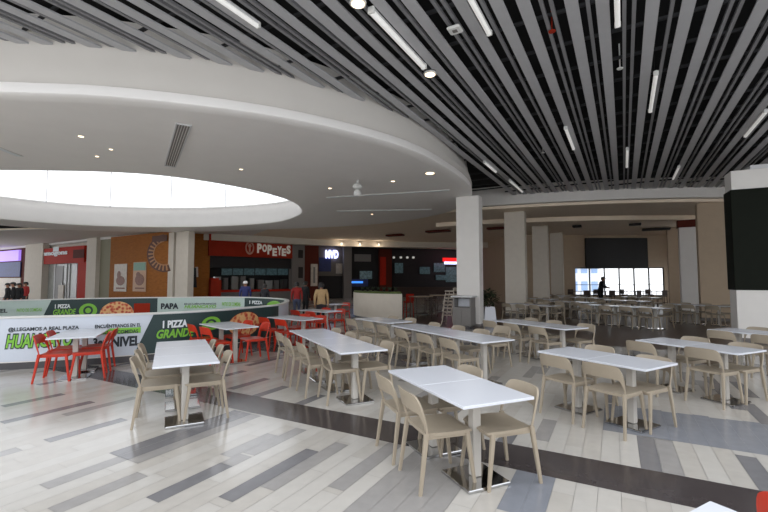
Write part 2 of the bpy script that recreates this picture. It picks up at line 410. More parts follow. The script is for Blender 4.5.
lettering(fbn, dark, M_print_green, 'GRANDE', 157, 194, (329, 328), (338, 336.6), True, D1 + .028, .25, .04, lab='green slanted lettering on the dark panel')
em = MB(); wall_blob(201, 220, 316.5, 330, True, D1 + .028, em, 0); wall_blob(205, 216, 319, 327, True, D1 + .034, em, 1, hole=.55)
part(em, 'emblem', [M_print_green, M_print_d], fbn, sub=dark)
pz = MB(); wall_blob(228, 258.5, 312, 336, True, D1 + .034, pz, 0); wall_blob(227.6, 259, 311.6, 336.4, True, D1 + .030, pz, 1, hole=.88)
part(pz, 'pizza_picture', [M_pizza, M_redb], fbn, sub=dark)
# back sheet, on the inside of the far side
bbn = thing('promotional_banner', 'pale and dark banner lining the far inner side of the curved balustrade', 'banner', (-8, 17.2, .15))
D2 = -.024; L2 = D2 - .026
bl, _ = find_s(-10, False); brr, _ = find_s(284, False)
sheet = part(strip(bl, brr, .15, .965, D2), 'printed_sheet', M_print_pale, bbn)
a0, _ = find_s(51, False); a1, _ = find_s(157, False)
dk1 = part(strip(a0, a1, .15, .962, D2 - .012, slant0=.3), 'dark_panel', M_print_d, bbn)
a0, _ = find_s(244, False); a1, _ = find_s(283, False)
dk2 = part(strip(a0, a1, .15, .962, D2 - .012), 'dark_panel', M_print_d, bbn)
lettering(bbn, sheet, M_print_ink, 'NIVEL', -12, 7.5, (309.2, 309), (313.2, 313), False, L2, off=.03)
lettering(bbn, sheet, M_print_ink, 'PAPA', 161, 178.5, (303.6, 302.8), (309.6, 308.6), False, L2, off=.05)
lettering(bbn, sheet, M_print_ink, 'ENCUÉNTRANOS', 184, 216, (303, 302.5), (305, 304.5), False, L2)
lettering(bbn, dk1, M_print_lt, '1 PIZZA', 55, 70.5, (304.5, 304), (308.6, 308), False, L2, off=.05, lab='white lettering')
lettering(bbn, dk2, M_print_lt, '1 PIZZA', 249, 262, (301, 300.5), (304.4, 304), False, L2, off=.05, lab='white lettering')
lettering(bbn, dk1, M_print_green, 'GRANDE', 53, 76, (309.2, 308.8), (315, 314.6), False, L2, .25, .03, lab='green lettering')
lettering(bbn, sheet, M_print_green, 'PATIO DE COMIDAS', 17, 42, (308.6, 308), (312, 311.4), False, L2, lab='green lettering')
lettering(bbn, sheet, M_print_green, 'HUANCAYO', 184, 216, (305.4, 304.8), (308.6, 308), False, L2, .25, .03, lab='green lettering')
lettering(bbn, sheet, M_print_green, 'PATIO DE COMIDAS', 222, 240, (302.6, 302), (306.4, 306), False, L2, lab='green lettering')
em = MB(); wall_blob(79, 97, 303.5, 318, False, L2, em, 0); wall_blob(83, 93, 306, 315, False, L2 - .006, em, 1, hole=.6); part(em, 'emblem', [M_print_green, M_print_d], bbn, sub=dk1)
em = MB(); wall_blob(266, 281, 301, 312, False, L2, em, 0); part(em, 'emblem', M_print_green, bbn, sub=dk2)
pz = MB(); wall_blob(100, 134, 301.5, 326, False, L2, pz, 0); part(pz, 'pizza_picture', M_pizza, bbn, sub=dk1)
a0, Ya = find_s(134, False); a1, _ = find_s(150, False)
part(strip(a0, a1, zpx(142, 318, Ya), zpx(142, 303.5, Ya), L2), 'box_picture', M_redb, bbn, sub=dk1)

# ------------------------------------------------------------------ ceiling disc with the skylight
ZD = 4.80
db = MB()
o0 = offset(DISC, -.28); o1 = offset(DISC, 0); o1b = offset(DISC, -.02); o2 = offset(DISC, -.10); o3 = offset(DISC, .14)
def rg(p, z): return [(x, y, z) for x, y in p]
db.loft([rg(o0, ZD), rg(offset(DISC, -.05), ZD + .01), rg(o1, ZD + .04), rg(o1, ZD + .19), rg(o1b, ZD + .22), rg(o2, ZD + .22)], 0, cap=False)
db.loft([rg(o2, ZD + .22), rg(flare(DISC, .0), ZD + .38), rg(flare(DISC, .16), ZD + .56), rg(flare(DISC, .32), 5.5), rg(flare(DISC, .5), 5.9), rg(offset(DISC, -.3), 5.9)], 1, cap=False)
tes = mg.tessellate_polygon([[Vector((x, y, 0)) for x, y in o0], [Vector((x, y, 0)) for x, y in HOLE]])
db.add(rg(o0, ZD) + rg(HOLE, ZD), tes, 0)
struct(db, 'ceiling_disc', [M_disc, mat('fascia_plaster_shaded', (204, 200, 194), .75, noise=.015, nscale=2)], True)  # fascia colour darkened to paint in its shade against the brighter lip
lb = MB()
lb.loft([rg(HOLE, ZD), rg(offset(HOLE, -.1), ZD + .02), rg(offset(HOLE, -.14), ZD + .1), rg(offset(HOLE, -.14), ZD + .62), rg(offset(HOLE, -.05), ZD + .8), rg(offset(HOLE, .45), ZD + .86), rg(offset(HOLE, .5), ZD + 1.0), rg(offset(HOLE, .5), 5.95), rg(offset(HOLE, .62), 5.96), rg(offset(HOLE, .62), 6.1)], 0, cap=False)
hr = offset(HOLE, .8); lb.prism(hr, 9.5, 9.7)  # unseen roof, added to keep sky light off the drum's lip
struct(lb, 'trim_skylight_drum', M_disc, True)
hp = offset(HOLE, .47); hn = normals(hp)
rb = MB()
for k in range(0, len(hp), 6):
    x, y = hp[k]; rb.box((x, y, 7.75), (.035, .035, 3.5), math.atan2(hn[k][1], hn[k][0]))
sky = struct(rb, 'window_skylight', M_edge)
gb = MB(); hg = offset(HOLE, .53); gb.loft([rg(hg, 5.98), rg(hg, 9.49)], 0, cap=False); gb.build('pane', M_glass, sky, True)

# ------------------------------------------------------------------ slatted ceiling
SX = R(60); cs, ss = math.cos(SX), math.sin(SX)
def sw(u, v, z): return (u * cs + v * ss, u * ss - v * cs, z)
ZS = 5.5; CY0 = 4.4  # ceiling edge, cut short out of view to let sky light onto the tables
BEAM = [(p[0], p[1]) for p in spline([(2.0, 20.4), (4.4, 19.0), (7.4, 17.9), (10.4, 17.2), (13.6, 16.9), (17.5, 17.0), (22, 17.6)], 8, False)]
DP = flare(DISC, .30)
def blocked(x, y):
    if inside(DP, x, y): return True
    if x > 2.0:
        for a, b in zip(BEAM[:-1], BEAM[1:]):
            if a[0] <= x <= b[0]: return y > lerp(a[1], b[1], (x - a[0]) / (b[0] - a[0])) + .1
    return y > 20.4 or x > 21 or x < -16
pat = [(.37, 1), (.67, 0), (.80, 1), (1.12, 1), (1.38, 0), (1.50, 0), (1.69, 1), (1.94, 0), (2.06, 1), (2.38, 0), (2.50, 0)]
slatv = sorted((v0 + 2.29 * k, w) for v0, w in pat for k in range(-5, 5))
slats = []
for v0, w in slatv:
    wd = .165 if w else .05; vc = v0 + wd / 2
    u = -8.0; st = None; run = []
    while u < 34:
        x, y, _ = sw(u, vc, 0); ok = not blocked(x, y) and y > CY0
        if ok and st is None: st = u
        if not ok and st is not None: run.append((st, u)); st = None
        u += .05
    if not run: continue
    a, b = run[0]
    mb = MB(); z0 = ZS if w else ZS + .03; hgt = .028 if w else .045
    pts = lambda z: [sw(a, v0, z), sw(b, v0, z), sw(b, v0 + wd, z), sw(a, v0 + wd, z)]
    mb.hexa(pts(z0), pts(z0 + hgt))
    nm = 'wide_ceiling_slat' if w else 'narrow_ceiling_slat'
    o = mb.build(nm, M_slat if w else M_slat2)
    tag(o, 'long flat wide grey slat of the dark suspended ceiling' if w else 'long thin narrow grey slat between wider ceiling slats', 'ceiling slat', 'wide grey ceiling slats' if w else 'narrow grey ceiling slats')
    slats.append((v0, v0 + wd, w))
rl = MB()
for k in range(0, 34):
    u = -4 + k * .95
    a, b = sw(u, -9.5, 5.68), sw(u, 10.5, 5.68)
    pa = [sw(u, v, 5.66) for v in (-9.5, 10.5)]
    for i in range(40):
        v1 = -9.5 + i * .5; x, y, _ = sw(u, v1 + .25, 0)
        if blocked(x, y) or y < CY0: continue
        rl.hexa([sw(u, v1, 5.66), sw(u + .04, v1, 5.66), sw(u + .04, v1 + .5, 5.66), sw(u, v1 + .5, 5.66)], [sw(u, v1, 5.71), sw(u + .04, v1, 5.71), sw(u + .04, v1 + .5, 5.71), sw(u, v1 + .5, 5.71)])
struct(rl, 'trim_slat_carriers', M_rail)
cb = MB()
tes = mg.tessellate_polygon([[Vector((x, y, 0)) for x, y in [(-44, 4.2), (24, 4.2), (24, 50), (-44, 50)]], [Vector((x, y, 0)) for x, y in offset(HOLE, .6)]])
cb.add([(x, y, 6.0) for x, y in [(-44, 4.2), (24, 4.2), (24, 50), (-44, 50)] + offset(HOLE, .6)], tes, 0)
struct(cb, 'ceiling', M_black)

# lamps in the slatted ceiling
def tube_lamp(p0, p1, label, w=.075):
    a = up(*p0, ZS - .02); b = up(*p1, ZS - .02); d = b - a; L = d.length; rz = math.atan2(d.y, d.x); c = (a + b) / 2
    # stays along the slats
    rz = SX if abs(math.sin(rz - SX)) < .8 else rz
    L = min(max(L, .8), 2.4)
    t = thing('tube_lamp', label, 'ceiling lamp', (c.x, c.y, ZS - .06), rz)
    mb = MB(); mb.box((0, 0, .05), (L, w * .8, .05), 0, 0, .01); mb.build('housing', M_edge, t)
    mb = MB(); mb.tube([(-L / 2 + .03, 0, 0), (L / 2 - .03, 0, 0)], w * .48, 10); mb.build('diffuser', M_tube, t, True)
    for s in (-1, 1):
        mb = MB(); mb.box((s * (L / 2 - .02), 0, .02), (.05, w * 1.1, w * 1.1), 0, 0, .008); mb.build('end_cap', M_rail_w, t)
        mb = MB(); mb.tube([(s * L * .35, 0, .07), (s * L * .35, 0, .5)], .004, 5); mb.build('hanging_wire', M_rail, t)
tube_lamp((371, 8), (424, 66), 'longest white tube lamp, between two spotlights over the disc edge', .09)
tube_lamp((212, -6), (260, 23), 'white tube lamp in the slats above the left half of the disc')
tube_lamp((466, -8), (491, 32), 'white tube lamp just right of the white wireless box')
tube_lamp((613, -8), (621, 23), 'white tube lamp at top edge of the picture, above the sprinkler')
tube_lamp((655, 72), (651, 110), 'white tube lamp lower right of the sprinkler, in mid ceiling')
tube_lamp((565, 127), (574, 148), 'white tube lamp high above the second square column')
tube_lamp((627, 148), (627, 166), 'short tube lamp with end brackets above the dark wall panel')
tube_lamp((765, 110), (746, 135), 'tube lamp above the cap of the dark green panel column')
tube_lamp((678, 166), (674, 178), 'small far tube lamp above the beam right of its middle')
tube_lamp((483, 161), (497, 171), 'tube lamp beside the right tip of the white disc')
tube_lamp((509, 180), (523, 191), 'far tube lamp above the beam next to the near column')
def downlight(px, py, label, r=.11, z=ZS - .04):
    c = up(px, py, z); t = thing('spotlight', label, 'spotlight', (c.x, c.y, z))
    mb = MB(); mb.lathe([(r, 0), (r, .2), (r * .8, .26)], n=20); mb.build('housing', M_housing, t, True)
    mb = MB(); mb.lathe([(r * 1.02, -.012), (r * 1.05, .0), (r * 1.02, .02)], n=20); mb.build('rim', M_rail_w, t, True)
    mb = MB(); mb.lathe([(r * .8, -.02), (r * .8, -.013)], n=20); mb.build('lens', M_lamp, t, True)
downlight(358, 3, 'round glowing spotlight at the upper end of the longest tube lamp')
downlight(430, 74, 'round spotlight at the lower end of the longest tube lamp')
c = up(455, 29, ZS - .05); t = thing('wireless_router', 'small white square wireless box fixed to the ceiling slats', 'router', (c.x, c.y, ZS - .06), SX)
mb = MB(); mb.box((0, 0, 0), (.2, .2, .045), 0, 0, .015); mb.build('case', M_rail_w, t); mb = MB(); mb.box((0, 0, -.025), (.07, .07, .006)); mb.build('badge', M_sgrey, t)
def sprinkler(px, py, label, z=ZS, drop=.12, m=M_rail_w):
    c = up(px, py, z); t = thing('sprinkler', label, 'sprinkler', (c.x, c.y, z))
    mb = MB(); mb.tube([(0, 0, drop + (.35 if z > 5 else .02)), (0, 0, .02)], .012, 8); mb.build('pipe', m, t, True)
    mb = MB(); mb.lathe([(.05, -.0), (.055, .012), (.02, .03)], n=14); mb.build('deflector', m, t, True)
sprinkler(620, 69, 'white sprinkler head hanging between slats left of mid tube lamp')
sprinkler(543, 153, 'white sprinkler head in the slats right of the disc tip')
sprinkler(552, 32, 'reddish sprinkler pipe among the upper slats', m=M_redb)

# things on the disc's underside
def at_disc(px, py): return up(px, py, ZD)
a, b = at_disc(184, 124), at_disc(170, 166)
c = (a + b) / 2; d = b - a; t = thing('air_vent', 'long grey slot vent in the underside of the white disc', 'vent', (c.x, c.y, ZD), math.atan2(d.y, d.x))
L = d.length
for s in (-1, 1):
    mb = MB(); mb.box((0, s * .13, -.012), (L, .03, .024)); mb.build('frame_bar', M_edge, t)
    mb = MB(); mb.box((s * (L / 2 - .015), 0, -.012), (.03, .26, .024)); mb.build('frame_bar', M_edge, t)
mb = MB()
for k in range(5): mb.box((0, -.1 + .05 * k, -.008), (L - .05, .028, .01))
mb.build('grille', M_sgrey, t)
def slot_light(p0, p1, label):
    a, b = at_disc(*p0), at_disc(*p1); c = (a + b) / 2; d = b - a
    t = thing('slot_light', label, 'ceiling light', (c.x, c.y, ZD), math.atan2(d.y, d.x)); L = d.length
    mb = MB(); mb.box((0, 0, -.006), (L, .16, .012)); mb.build('frame', M_rail_w, t)
    mb = MB(); mb.box((0, 0, -.016), (L - .06, .1, .008)); mb.build('diffuser', M_print_lt, t)
slot_light((327, 197.5), (450, 190), 'nearer of two long pale slot lights right of the skylight')
slot_light((337, 211), (432, 209.5), 'farther of two long pale slot lights right of the skylight')
slot_light((-6, 146), (20, 156), 'slot light at the left frame edge of the disc underside')
def pendant(px, py0, py1, label):
    Y = at_disc(px, py0).y; z1 = at(px, py1, Y).z; c = at_disc(px, py0); hh = ZD - z1
    t = thing('hanging_speaker', label, 'speaker', (c.x, Y, z1))
    mb = MB(); mb.lathe([(.03, hh * .6), (.03, hh)], n=10); mb.build('stem', M_rail_w, t, True)
    mb = MB(); mb.lathe([(.02, hh * .42), (.13, hh * .5), (.16, hh * .62), (.1, hh * .78), (.03, hh * .82)], n=18); mb.build('body', M_rail_w, t, True)
    mb = MB(); mb.lathe([(.02, 0), (.1, hh * .06), (.13, hh * .22), (.09, hh * .4), (.03, hh * .45)], n=18); mb.build('bell', M_rail_w, t, True)
pendant(357.5, 180, 197, 'white double-bulb speaker hanging below the disc')
def spot_disc(px, py, label, r=.1):
    c = at_disc(px, py); t = thing('recessed_downlight', label, 'downlight', (c.x, c.y, ZD))
    mb = MB(); mb.lathe([(r, -.012), (r * 1.15, -.006), (r * 1.15, 0)], n=20); mb.build('rim', M_rail_w, t, True)
    mb = MB(); mb.lathe([(r * .75, -.016), (r * .75, -.0125)], n=20); mb.build('lens', M_lamp, t, True)
spot_disc(430, 173, 'oval recessed downlight near the right tip of the disc', .17)
spot_disc(81, 136, 'recessed downlight on the left underside of the disc, left of the vent', .07)
spot_disc(111, 149, 'small recessed downlight between the two left of the vent', .05)
spot_disc(97, 156, 'small recessed downlight nearest the skylight, left of the vent', .05)
spot_disc(241, 169, 'small recessed downlight right of the vent and above the skylight end', .06)
spot_disc(330, 188, 'recessed downlight left of the hanging double-bulb speaker', .08)
spot_disc(393, 181, 'recessed downlight right of the hanging double-bulb speaker', .08)
spot_disc(372, 214, 'small recessed downlight between the far slot light and the bulkhead', .07)
sprinkler(410, 218, 'white drop sprinkler under the far right part of the disc', ZD, -.02)

# ------------------------------------------------------------------ beam, rear ceilings, walls
bm_ = MB()
fr = BEAM
def curve_prism(mb, front, depth, z0, z1, mi=0):
    k = len(front)
    bk = []
    for i, p in enumerate(front):
        a = front[max(0, i - 1)]; b = front[min(k - 1, i + 1)]; d = Vector((b[0] - a[0], b[1] - a[1])).normalized(); bk.append((p[0] - d.y * depth, p[1] + d.x * depth))
    for i in range(k - 1):
        mb.hexa([(*front[i], z0), (*front[i + 1], z0), (*bk[i + 1], z0), (*bk[i], z0)], [(*front[i], z1), (*front[i + 1], z1), (*bk[i + 1], z1), (*bk[i], z1)], mi)
curve_prism(bm_, fr, .35, 5.1, 5.95)
struct(bm_, 'trim_ceiling_beam', M_white)
b2 = MB(); curve_prism(b2, [(x, y + .36) for x, y in fr], 1.5, 4.98, 5.9); struct(b2, 'trim_ceiling_step', M_soffit)
b3 = MB(); curve_prism(b3, [(x, y + 4.2) for x, y in fr if x > 3.0], .9, 4.78, 6.0); struct(b3, 'trim_ceiling_cove', M_soffit)
rc = MB()
rc.prism([(-44, 46), (-44, 31), (-22, 26.6), (-12, 26.4), (-4.6, 24.4), (0, 22.2), (4.2, 20.9), (10, 18.9), (24, 19.1), (24, 46)], 5.0, 5.1)
struct(rc, 'ceiling_rear', M_soffit)
rc = MB(); rc.prism([(-44, 46), (-44, 31), (-22, 26.6), (-12, 26.4), (-6.5, 25.0), (-9.5, 30), (-14, 46)], 4.97, 5.0); struct(rc, 'ceiling_shopfront', M_white)
# curved bulkhead over the shops
BK = [(p[0], p[1]) for p in spline([(-14.0, 29.0), (-12.2, 29.3), (-9.6, 30.6), (-6.9, 32.6), (-4.0, 34.2), (0, 35.4), (4, 36.0), (9, 36.2), (14, 36.4)], 8, False)]
bkm = MB(); curve_prism(bkm, BK, .6, 4.52, 5.2); struct(bkm, 'trim_bulkhead', M_cream)
b5 = MB(); curve_prism(b5, [(-44, 45.0), (-33.5, 39.2), (-22.1, 32.0), (-14.6, 27.9)], .8, 4.8, 5.6); struct(b5, 'trim_shopfront_soffit', M_white)
def spot_bk(px, py, label):
    s = None
    best = min(BK, key=lambda q: abs(proj(q[0], q[1], 4.5)[0] - px)); c = (best[0] + .05, best[1] - .16)
    t = thing('wall_spotlight', label, 'spotlight', (c[0], c[1], 4.66))
    mb = MB(); mb.lathe([(.1, 0), (.12, .03), (.12, .14), (.07, .2)], n=16); mb.build('housing', M_rail_w, t, True)
    mb = MB(); mb.lathe([(.09, -.012), (.09, -.002)], n=16); mb.build('lens', M_lamp, t, True)
    ld = bpy.data.lights.new('lamp_light', 'POINT'); ld.energy = 5; ld.color = (1, .85, .68); ld.shadow_soft_size = .08; lo = bpy.data.objects.new('lamp_light', ld); C.objects.link(lo); lo.parent = t; lo.location = (0, -.25, -.15)
spot_bk(340, 246, 'left of three small glowing lamps on the curved bulkhead')
spot_bk(357, 246, 'middle and brightest of three lamps on the curved bulkhead')
spot_bk(378, 249, 'right of three small glowing lamps on the curved bulkhead')
# walls
FW = 30.5
wb = MB()
x0, x1 = at(575, 268, FW).x, at(664, 268, FW).x; zw1 = 2.62; zw0 = .55
wb.box(((9.2 + x0) / 2, FW + .1, 2.5), (x0 - 9.2, .2, 5.0)); wb.box((9.2, FW + 5, 2.5), (.2, 10, 5.0)); wb.box(((x1 + 24) / 2, FW + .1, 2.5), (24 - x1, .2, 5.0))
wb.box(((x0 + x1) / 2, FW + .1, (zw1 + 5) / 2), (x1 - x0, .2, 5 - zw1)); wb.box(((x0 + x1) / 2, FW + .1, zw0 / 2), (x1 - x0, .2, zw0))
struct(wb, 'wall_back', M_beige)
wf = MB(); nb = 6
for k in range(nb + 1): wf.box((lerp(x0, x1, k / nb), FW + .08, (zw0 + zw1) / 2), (.06, .1, zw1 - zw0))
wf.box(((x0 + x1) / 2, FW + .08, zw0 + .03), (x1 - x0, .1, .06)); wf.box(((x0 + x1) / 2, FW + .08, zw1 - .03), (x1 - x0, .1, .06)); wf.box(((x0 + x1) / 2, FW + .08, 1.35), (x1 - x0, .06, .04))
o = struct(wf, 'window_1', M_frame)
mb = MB(); mb.box(((x0 + x1) / 2, FW + .1, (zw0 + zw1) / 2), (x1 - x0, .012, zw1 - zw0)); g_ = mb.build('pane', M_glass, o)
# right wall; two windows out of view made tall to light the rear ceiling
rx = 22.0
rwb = MB()
ys = [-7, 19.5, 22.2, 24.6, 27.6, 30.5]
rwb.box((rx + .1, 28.4, 3.95), (.2, 4.4, 2.2)); rwb.box((rx + .1, 22.5, 4.9), (.2, 7.4, .3)); rwb.box((rx + .1, 24.9, .35), (.2, 11.6, .7))
for y0_, y1_ in ((19.1, 20.2), (22.6, 23.6), (26.5, 27.2), (30, 30.7)): rwb.box((rx + .1, (y0_ + y1_) / 2, 2.5), (.2, y1_ - y0_, 5))
rwb.box((rx + .1, 11, 3.3), (.2, 16.3, 6.6))
struct(rwb, 'wall_right', M_beige)
k = 2
for y0_, y1_ in ((20.2, 22.6), (23.6, 26.5), (27.2, 30)):
    tall = y1_ < 27; zt_ = 4.75 if tall else 2.85
    f = MB(); zc = (.7 + zt_) / 2
    for yy in (y0_ + .04, (y0_ + y1_) / 2, y1_ - .04): f.box((rx + .1, yy, zc), (.1, .07, zt_ - .7))
    for zz in (.73, zt_ - .03): f.box((rx + .1, (y0_ + y1_) / 2, zz), (.1, y1_ - y0_, .06))
    o = struct(f, 'window_%d' % k, M_frame); k += 1
    mb = MB(); mb.box((rx + .1, (y0_ + y1_) / 2, zc), (.012, y1_ - y0_, zt_ - .7)); mb.build('pane', M_glass, o)
# dark panel on the back wall
pa, pb = at(585, 238, FW - .1), at(648, 268.5, FW - .1)
mb = MB(); mb.box(((pa.x + pb.x) / 2, FW - .1, (pa.z + pb.z) / 2), (pb.x - pa.x, .16, pa.z - pb.z), 0, 0, .02)
tag(mb.build('wall_panel', M_dpanel), 'large dark blank panel hung above the bright rear window', 'panel')
# exterior buildings seen through the window
def building(cx, cy, w, d, h, m, label):
    t = thing('building', label, 'building', (cx, cy, -3))
    mb = MB(); mb.box((0, 0, h / 2), (w, d, h)); mb.build('wall', m, t)
    mb = MB(); mb.box((0, 0, h + .15), (w + .4, d + .4, .3)); mb.build('roof', M_grey, t)
    for i in range(3):
        for j in range(3):
            mb = MB(); mb.box((-w / 2 + w * (i + .5) / 3, -d / 2 - .03, 1.6 + j * 2.3), (w / 5, .08, 1.2)); mb.build('window', M_ext2, t)
building(19.5, 56, 5, 6, 8, M_ext, 'pale building outside the rear window')
building(26.5, 58, 4, 6, 6.2, M_ext, 'second pale building outside, right of the first')
# columns
def column(px, Y, w, d, ztop, name='square_column', m=M_white, label='', rot=R(-29), y_front=True, cap=None):
    c = at(px, 280, Y); f = Vector((math.cos(rot), math.sin(rot), 0)); b = Vector((-math.sin(rot), math.cos(rot), 0))
    ctr = Vector((c.x, Y, 0)) + f * (w / 2) + b * (d / 2)
    t = thing(name, label, 'column', (ctr.x, ctr.y, 0), rot)
    mb = MB(); mb.box((0, 0, ztop / 2), (w, d, ztop), 0, 0, .012); mb.build('shaft', m, t)
    mb = MB(); mb.box((0, 0, .06), (w + .03, d + .03, .12), 0, 0, .008); mb.build('skirting', M_grey, t)
    if cap: mb = MB(); mb.box((0, 0, ztop - .2), (w + .1, d + .1, .38)); mb.build('capital', cap, t)
    return t
COLS = []
def col(*a, **k):
    t = column(*a, **k); COLS.append((t.location.x, t.location.y)); return t
col(456.7, 15.4, .86, .48, 4.795, label='nearest white square column, at the right tip of the disc')
col(505, 20.0, .95, .5, 4.975, m=M_cream, label='second square column from the disc, behind the brown tables')
col(533, 25.2, .88, .5, 4.99, m=M_cream, label='third square column from the disc, thin in the dim area')
col(551, 29.0, .8, .5, 4.99, m=M_cream, label='farthest and thinnest square column, left of the bright rear window')
col(681, 21.2, .85, .45, 4.775, m=M_white, label='bright column with a maroon top right of the rear window', cap=M_maroon)
col(700, 17.6, 1.05, .5, 4.97, m=M_beige, label='wide beige column just left of the dark green panel')
col(669, 26, .8, .5, 4.99, m=M_beige, label='slim beige column at the right end of the rear window')
# green-panelled column
c0 = at(738, 327, 11.5); rot = R(-26)
f = Vector((math.cos(rot), math.sin(rot), 0)); b = Vector((-math.sin(rot), math.cos(rot), 0))
W_, D_ = 2.0, .6
ctr = Vector((c0.x, c0.y, 0)) + f * (W_ / 2) + b * (D_ / 2)
gc = thing('panelled_column', 'broad white column wrapped by a tall dark green panel', 'column', (ctr.x, ctr.y, 0), rot)
zp0 = at(733, 290, 11.5).z; zp1 = at(733, 190, 11.5).z; zt = at(732, 171, 11.5).z
mb = MB(); mb.box((0, 0, zt / 2), (W_, D_, zt), 0, 0, .01); mb.build('shaft', M_white, gc)
mb = MB(); mb.box((0, 0, (zp0 + zp1) / 2), (W_ + .06, D_ + .06, zp1 - zp0), 0, 0, .01); mb.build('wrap_panel', M_panel, gc)
mb = MB(); mb.box((.2, 0, zt + .06), (W_ - .5, D_ - .1, .12)); mb.build('top_ledge', M_edge, gc)
mb = MB(); mb.box((0, 0, .06), (W_ + .03, D_ + .03, .12)); mb.build('skirting', M_grey, gc)
COLS += [(ctr.x, ctr.y), (ctr.x - .7, ctr.y + .3), (ctr.x + .7, ctr.y - .3)]
# coffers / boxes in the rear ceiling
for px, py, w, d, label in ((395, 235, 1.3, .5, 'reddish-brown ceiling recess panel left of the nearest column'), (438, 231, 1.6, .6, 'reddish-brown ceiling recess panel close beside the nearest column'), (497, 228, 1.2, .5, 'reddish-brown ceiling recess panel right of the nearest column'),
                            (577, 226, .5, .4, 'small dark ceiling unit above the left end of rear panel'), (635, 224, .6, .4, 'small dark ceiling unit above the rear panel'), (656, 229, 1.5, .5, 'long dark ceiling grille right of the rear panel')):
    p = up(px, py, 4.9)
    mb = MB(); mb.box((p.x, p.y, 4.88), (w, d, .12), R(-29), 0, .02); tag(mb.build('ceiling_panel', M_maroon if 'reddish' in label else M_dark), label, 'ceiling panel')

# ------------------------------------------------------------------ shop fronts
PL0 = (-14.75, 27.9); DL = (math.cos(R(149)), math.sin(R(149)))        # left run of shops
PP0 = (-12.7, 29.3); DPp = Vector((4.9, 4.0)).normalized()            # fried-chicken counter
def wrect(px0, px1, py0, py1, P, d, out, th, mb=None, mi=0):
    """upright box on the wall plane through P along d covering the measured rectangle; out = distance in front"""
    mb = mb or MB(); nrm = Vector((-d[1], d[0], 0)); 
    if nrm.y > 0: nrm = -nrm
    ym = (py0 + py1) / 2; Q = Vector((P[0], P[1], 0)) + nrm * (out + th)
    a = on_plane(px0, ym, Q, d) - nrm * (out + th); b_ = on_plane(px1, ym, Q, d) - nrm * (out + th); P = Q
    xm = (px0 + px1) / 2; z1 = on_plane(xm, py0, P, d).z; z0 = on_plane(xm, py1, P, d).z
    if py1 >= 400: z0 = 0
    A = Vector((a.x, a.y, 0)); B = Vector((b_.x, b_.y, 0)); n0 = nrm * (out + th); n1 = nrm * out
    bot = [A + n0, B + n0, B + n1, A + n1]
    mb.hexa([(*p[:2], z0) for p in bot], [(*p[:2], z1) for p in bot], mi); return mb
def wthing(name, label, cat, px, P, d):
    p = on_plane(px, 290, P, d); return thing(name, label, cat, (p.x, p.y, 0))
def wtext(txt, px0, px1, py0, py1, P, d, out, off=0, shear=0, mb=None, mi=0, th=.03):
    mb = mb or MB(); nrm = Vector((-d[1], d[0], 0))
    if nrm.y > 0: nrm = -nrm
    ym = (py0 + py1) / 2; Q = Vector((P[0], P[1], 0)) + nrm * (out + th); P = Q
    a = on_plane(px0, ym, P, d) - nrm * (out + th); b_ = on_plane(px1, ym, P, d) - nrm * (out + th); xm = (px0 + px1) / 2
    z1 = on_plane(xm, py0, P, d).z; z0 = on_plane(xm, py1, P, d).z
    vs, fs = text_mesh(txt, shear, off)
    for o_ in (out, out + th):
        mb.add([(lerp(a.x, b_.x, x) + nrm.x * o_, lerp(a.y, b_.y, x) + nrm.y * o_, lerp(z0, z1, y)) for x, y in vs], fs, mi)
    return mb
def wdisc(px0, px1, py0, py1, P, d, out, th, mb=None, mi=0, n=32, hole=0, a0=0, a1=360):
    mb = mb or MB(); nrm = Vector((-d[1], d[0], 0))
    if nrm.y > 0: nrm = -nrm
    ym = (py0 + py1) / 2; Q = Vector((P[0], P[1], 0)) + nrm * (out + th); P = Q
    a = on_plane(px0, ym, P, d) - nrm * (out + th); b_ = on_plane(px1, ym, P, d) - nrm * (out + th); xm = (px0 + px1) / 2
    z1 = on_plane(xm, py0, P, d).z; z0 = on_plane(xm, py1, P, d).z
    def g_(r, k, o_):
        an = R(lerp(a0, a1, k / n)); x = .5 + .5 * r * math.cos(an); z = .5 + .5 * r * math.sin(an)
        return (lerp(a.x, b_.x, x) + nrm.x * o_, lerp(a.y, b_.y, x) + nrm.y * o_, lerp(z0, z1, z))
    full = abs(a1 - a0) >= 360; m = n if full else n + 1
    if hole: mb.loft([[g_(hole, k, out) for k in range(m)], [g_(hole, k, out + th) for k in range(m)], [g_(1, k, out + th) for k in range(m)], [g_(1, k, out) for k in range(m)]], mi, cap=False, closed=full)
    else: mb.loft([[g_(1, k, out) for k in range(m)], [g_(1, k, out + th) for k in range(m)]], mi)
    return mb
# wall behind the left run
lw = MB(); wrect(-90, 30, 247, 400, PL0, DL, -.5, .3, lw); wrect(30, 110, 243, 400, PL0, DL, -.5, .3, lw); wrect(100, 186, 231, 400, PL0, DL, -.5, .3, lw)
struct(lw, 'wall_left_shops', M_cream)
def wcol(px0, px1, py0, m, label, P=PL0, d=DL, out=0, th=.5):
    t = wthing('shopfront_pillar', label, 'pillar', (px0 + px1) / 2, P, d)
    mb = wrect(px0, px1, py0, 400, P, d, out, th); mb.v = [(x, y, min(z, 4.79 if th < .45 else 4.96)) for x, y, z in mb.v]; part(mb, 'shaft', m, t); part(wrect(px0 - .6, px1 + .6, 312, 400, P, d, out - .02, th + .04), 'skirting', M_grey, t)
wcol(22, 39.5, 240, M_cream, 'wide cream pillar between the purple shop and the red shop')
wcol(84, 93.5, 238, M_cream, 'cream pillar right of the red-signed shop')
wcol(166.5, 171.5, 230, M_cream, 'slim cream pillar at the right edge of the wooden wall', th=.42)
wcol(174, 186.5, 230, M_cream, 'broad cream pillar between the wooden wall and the fried chicken shop', th=.42)
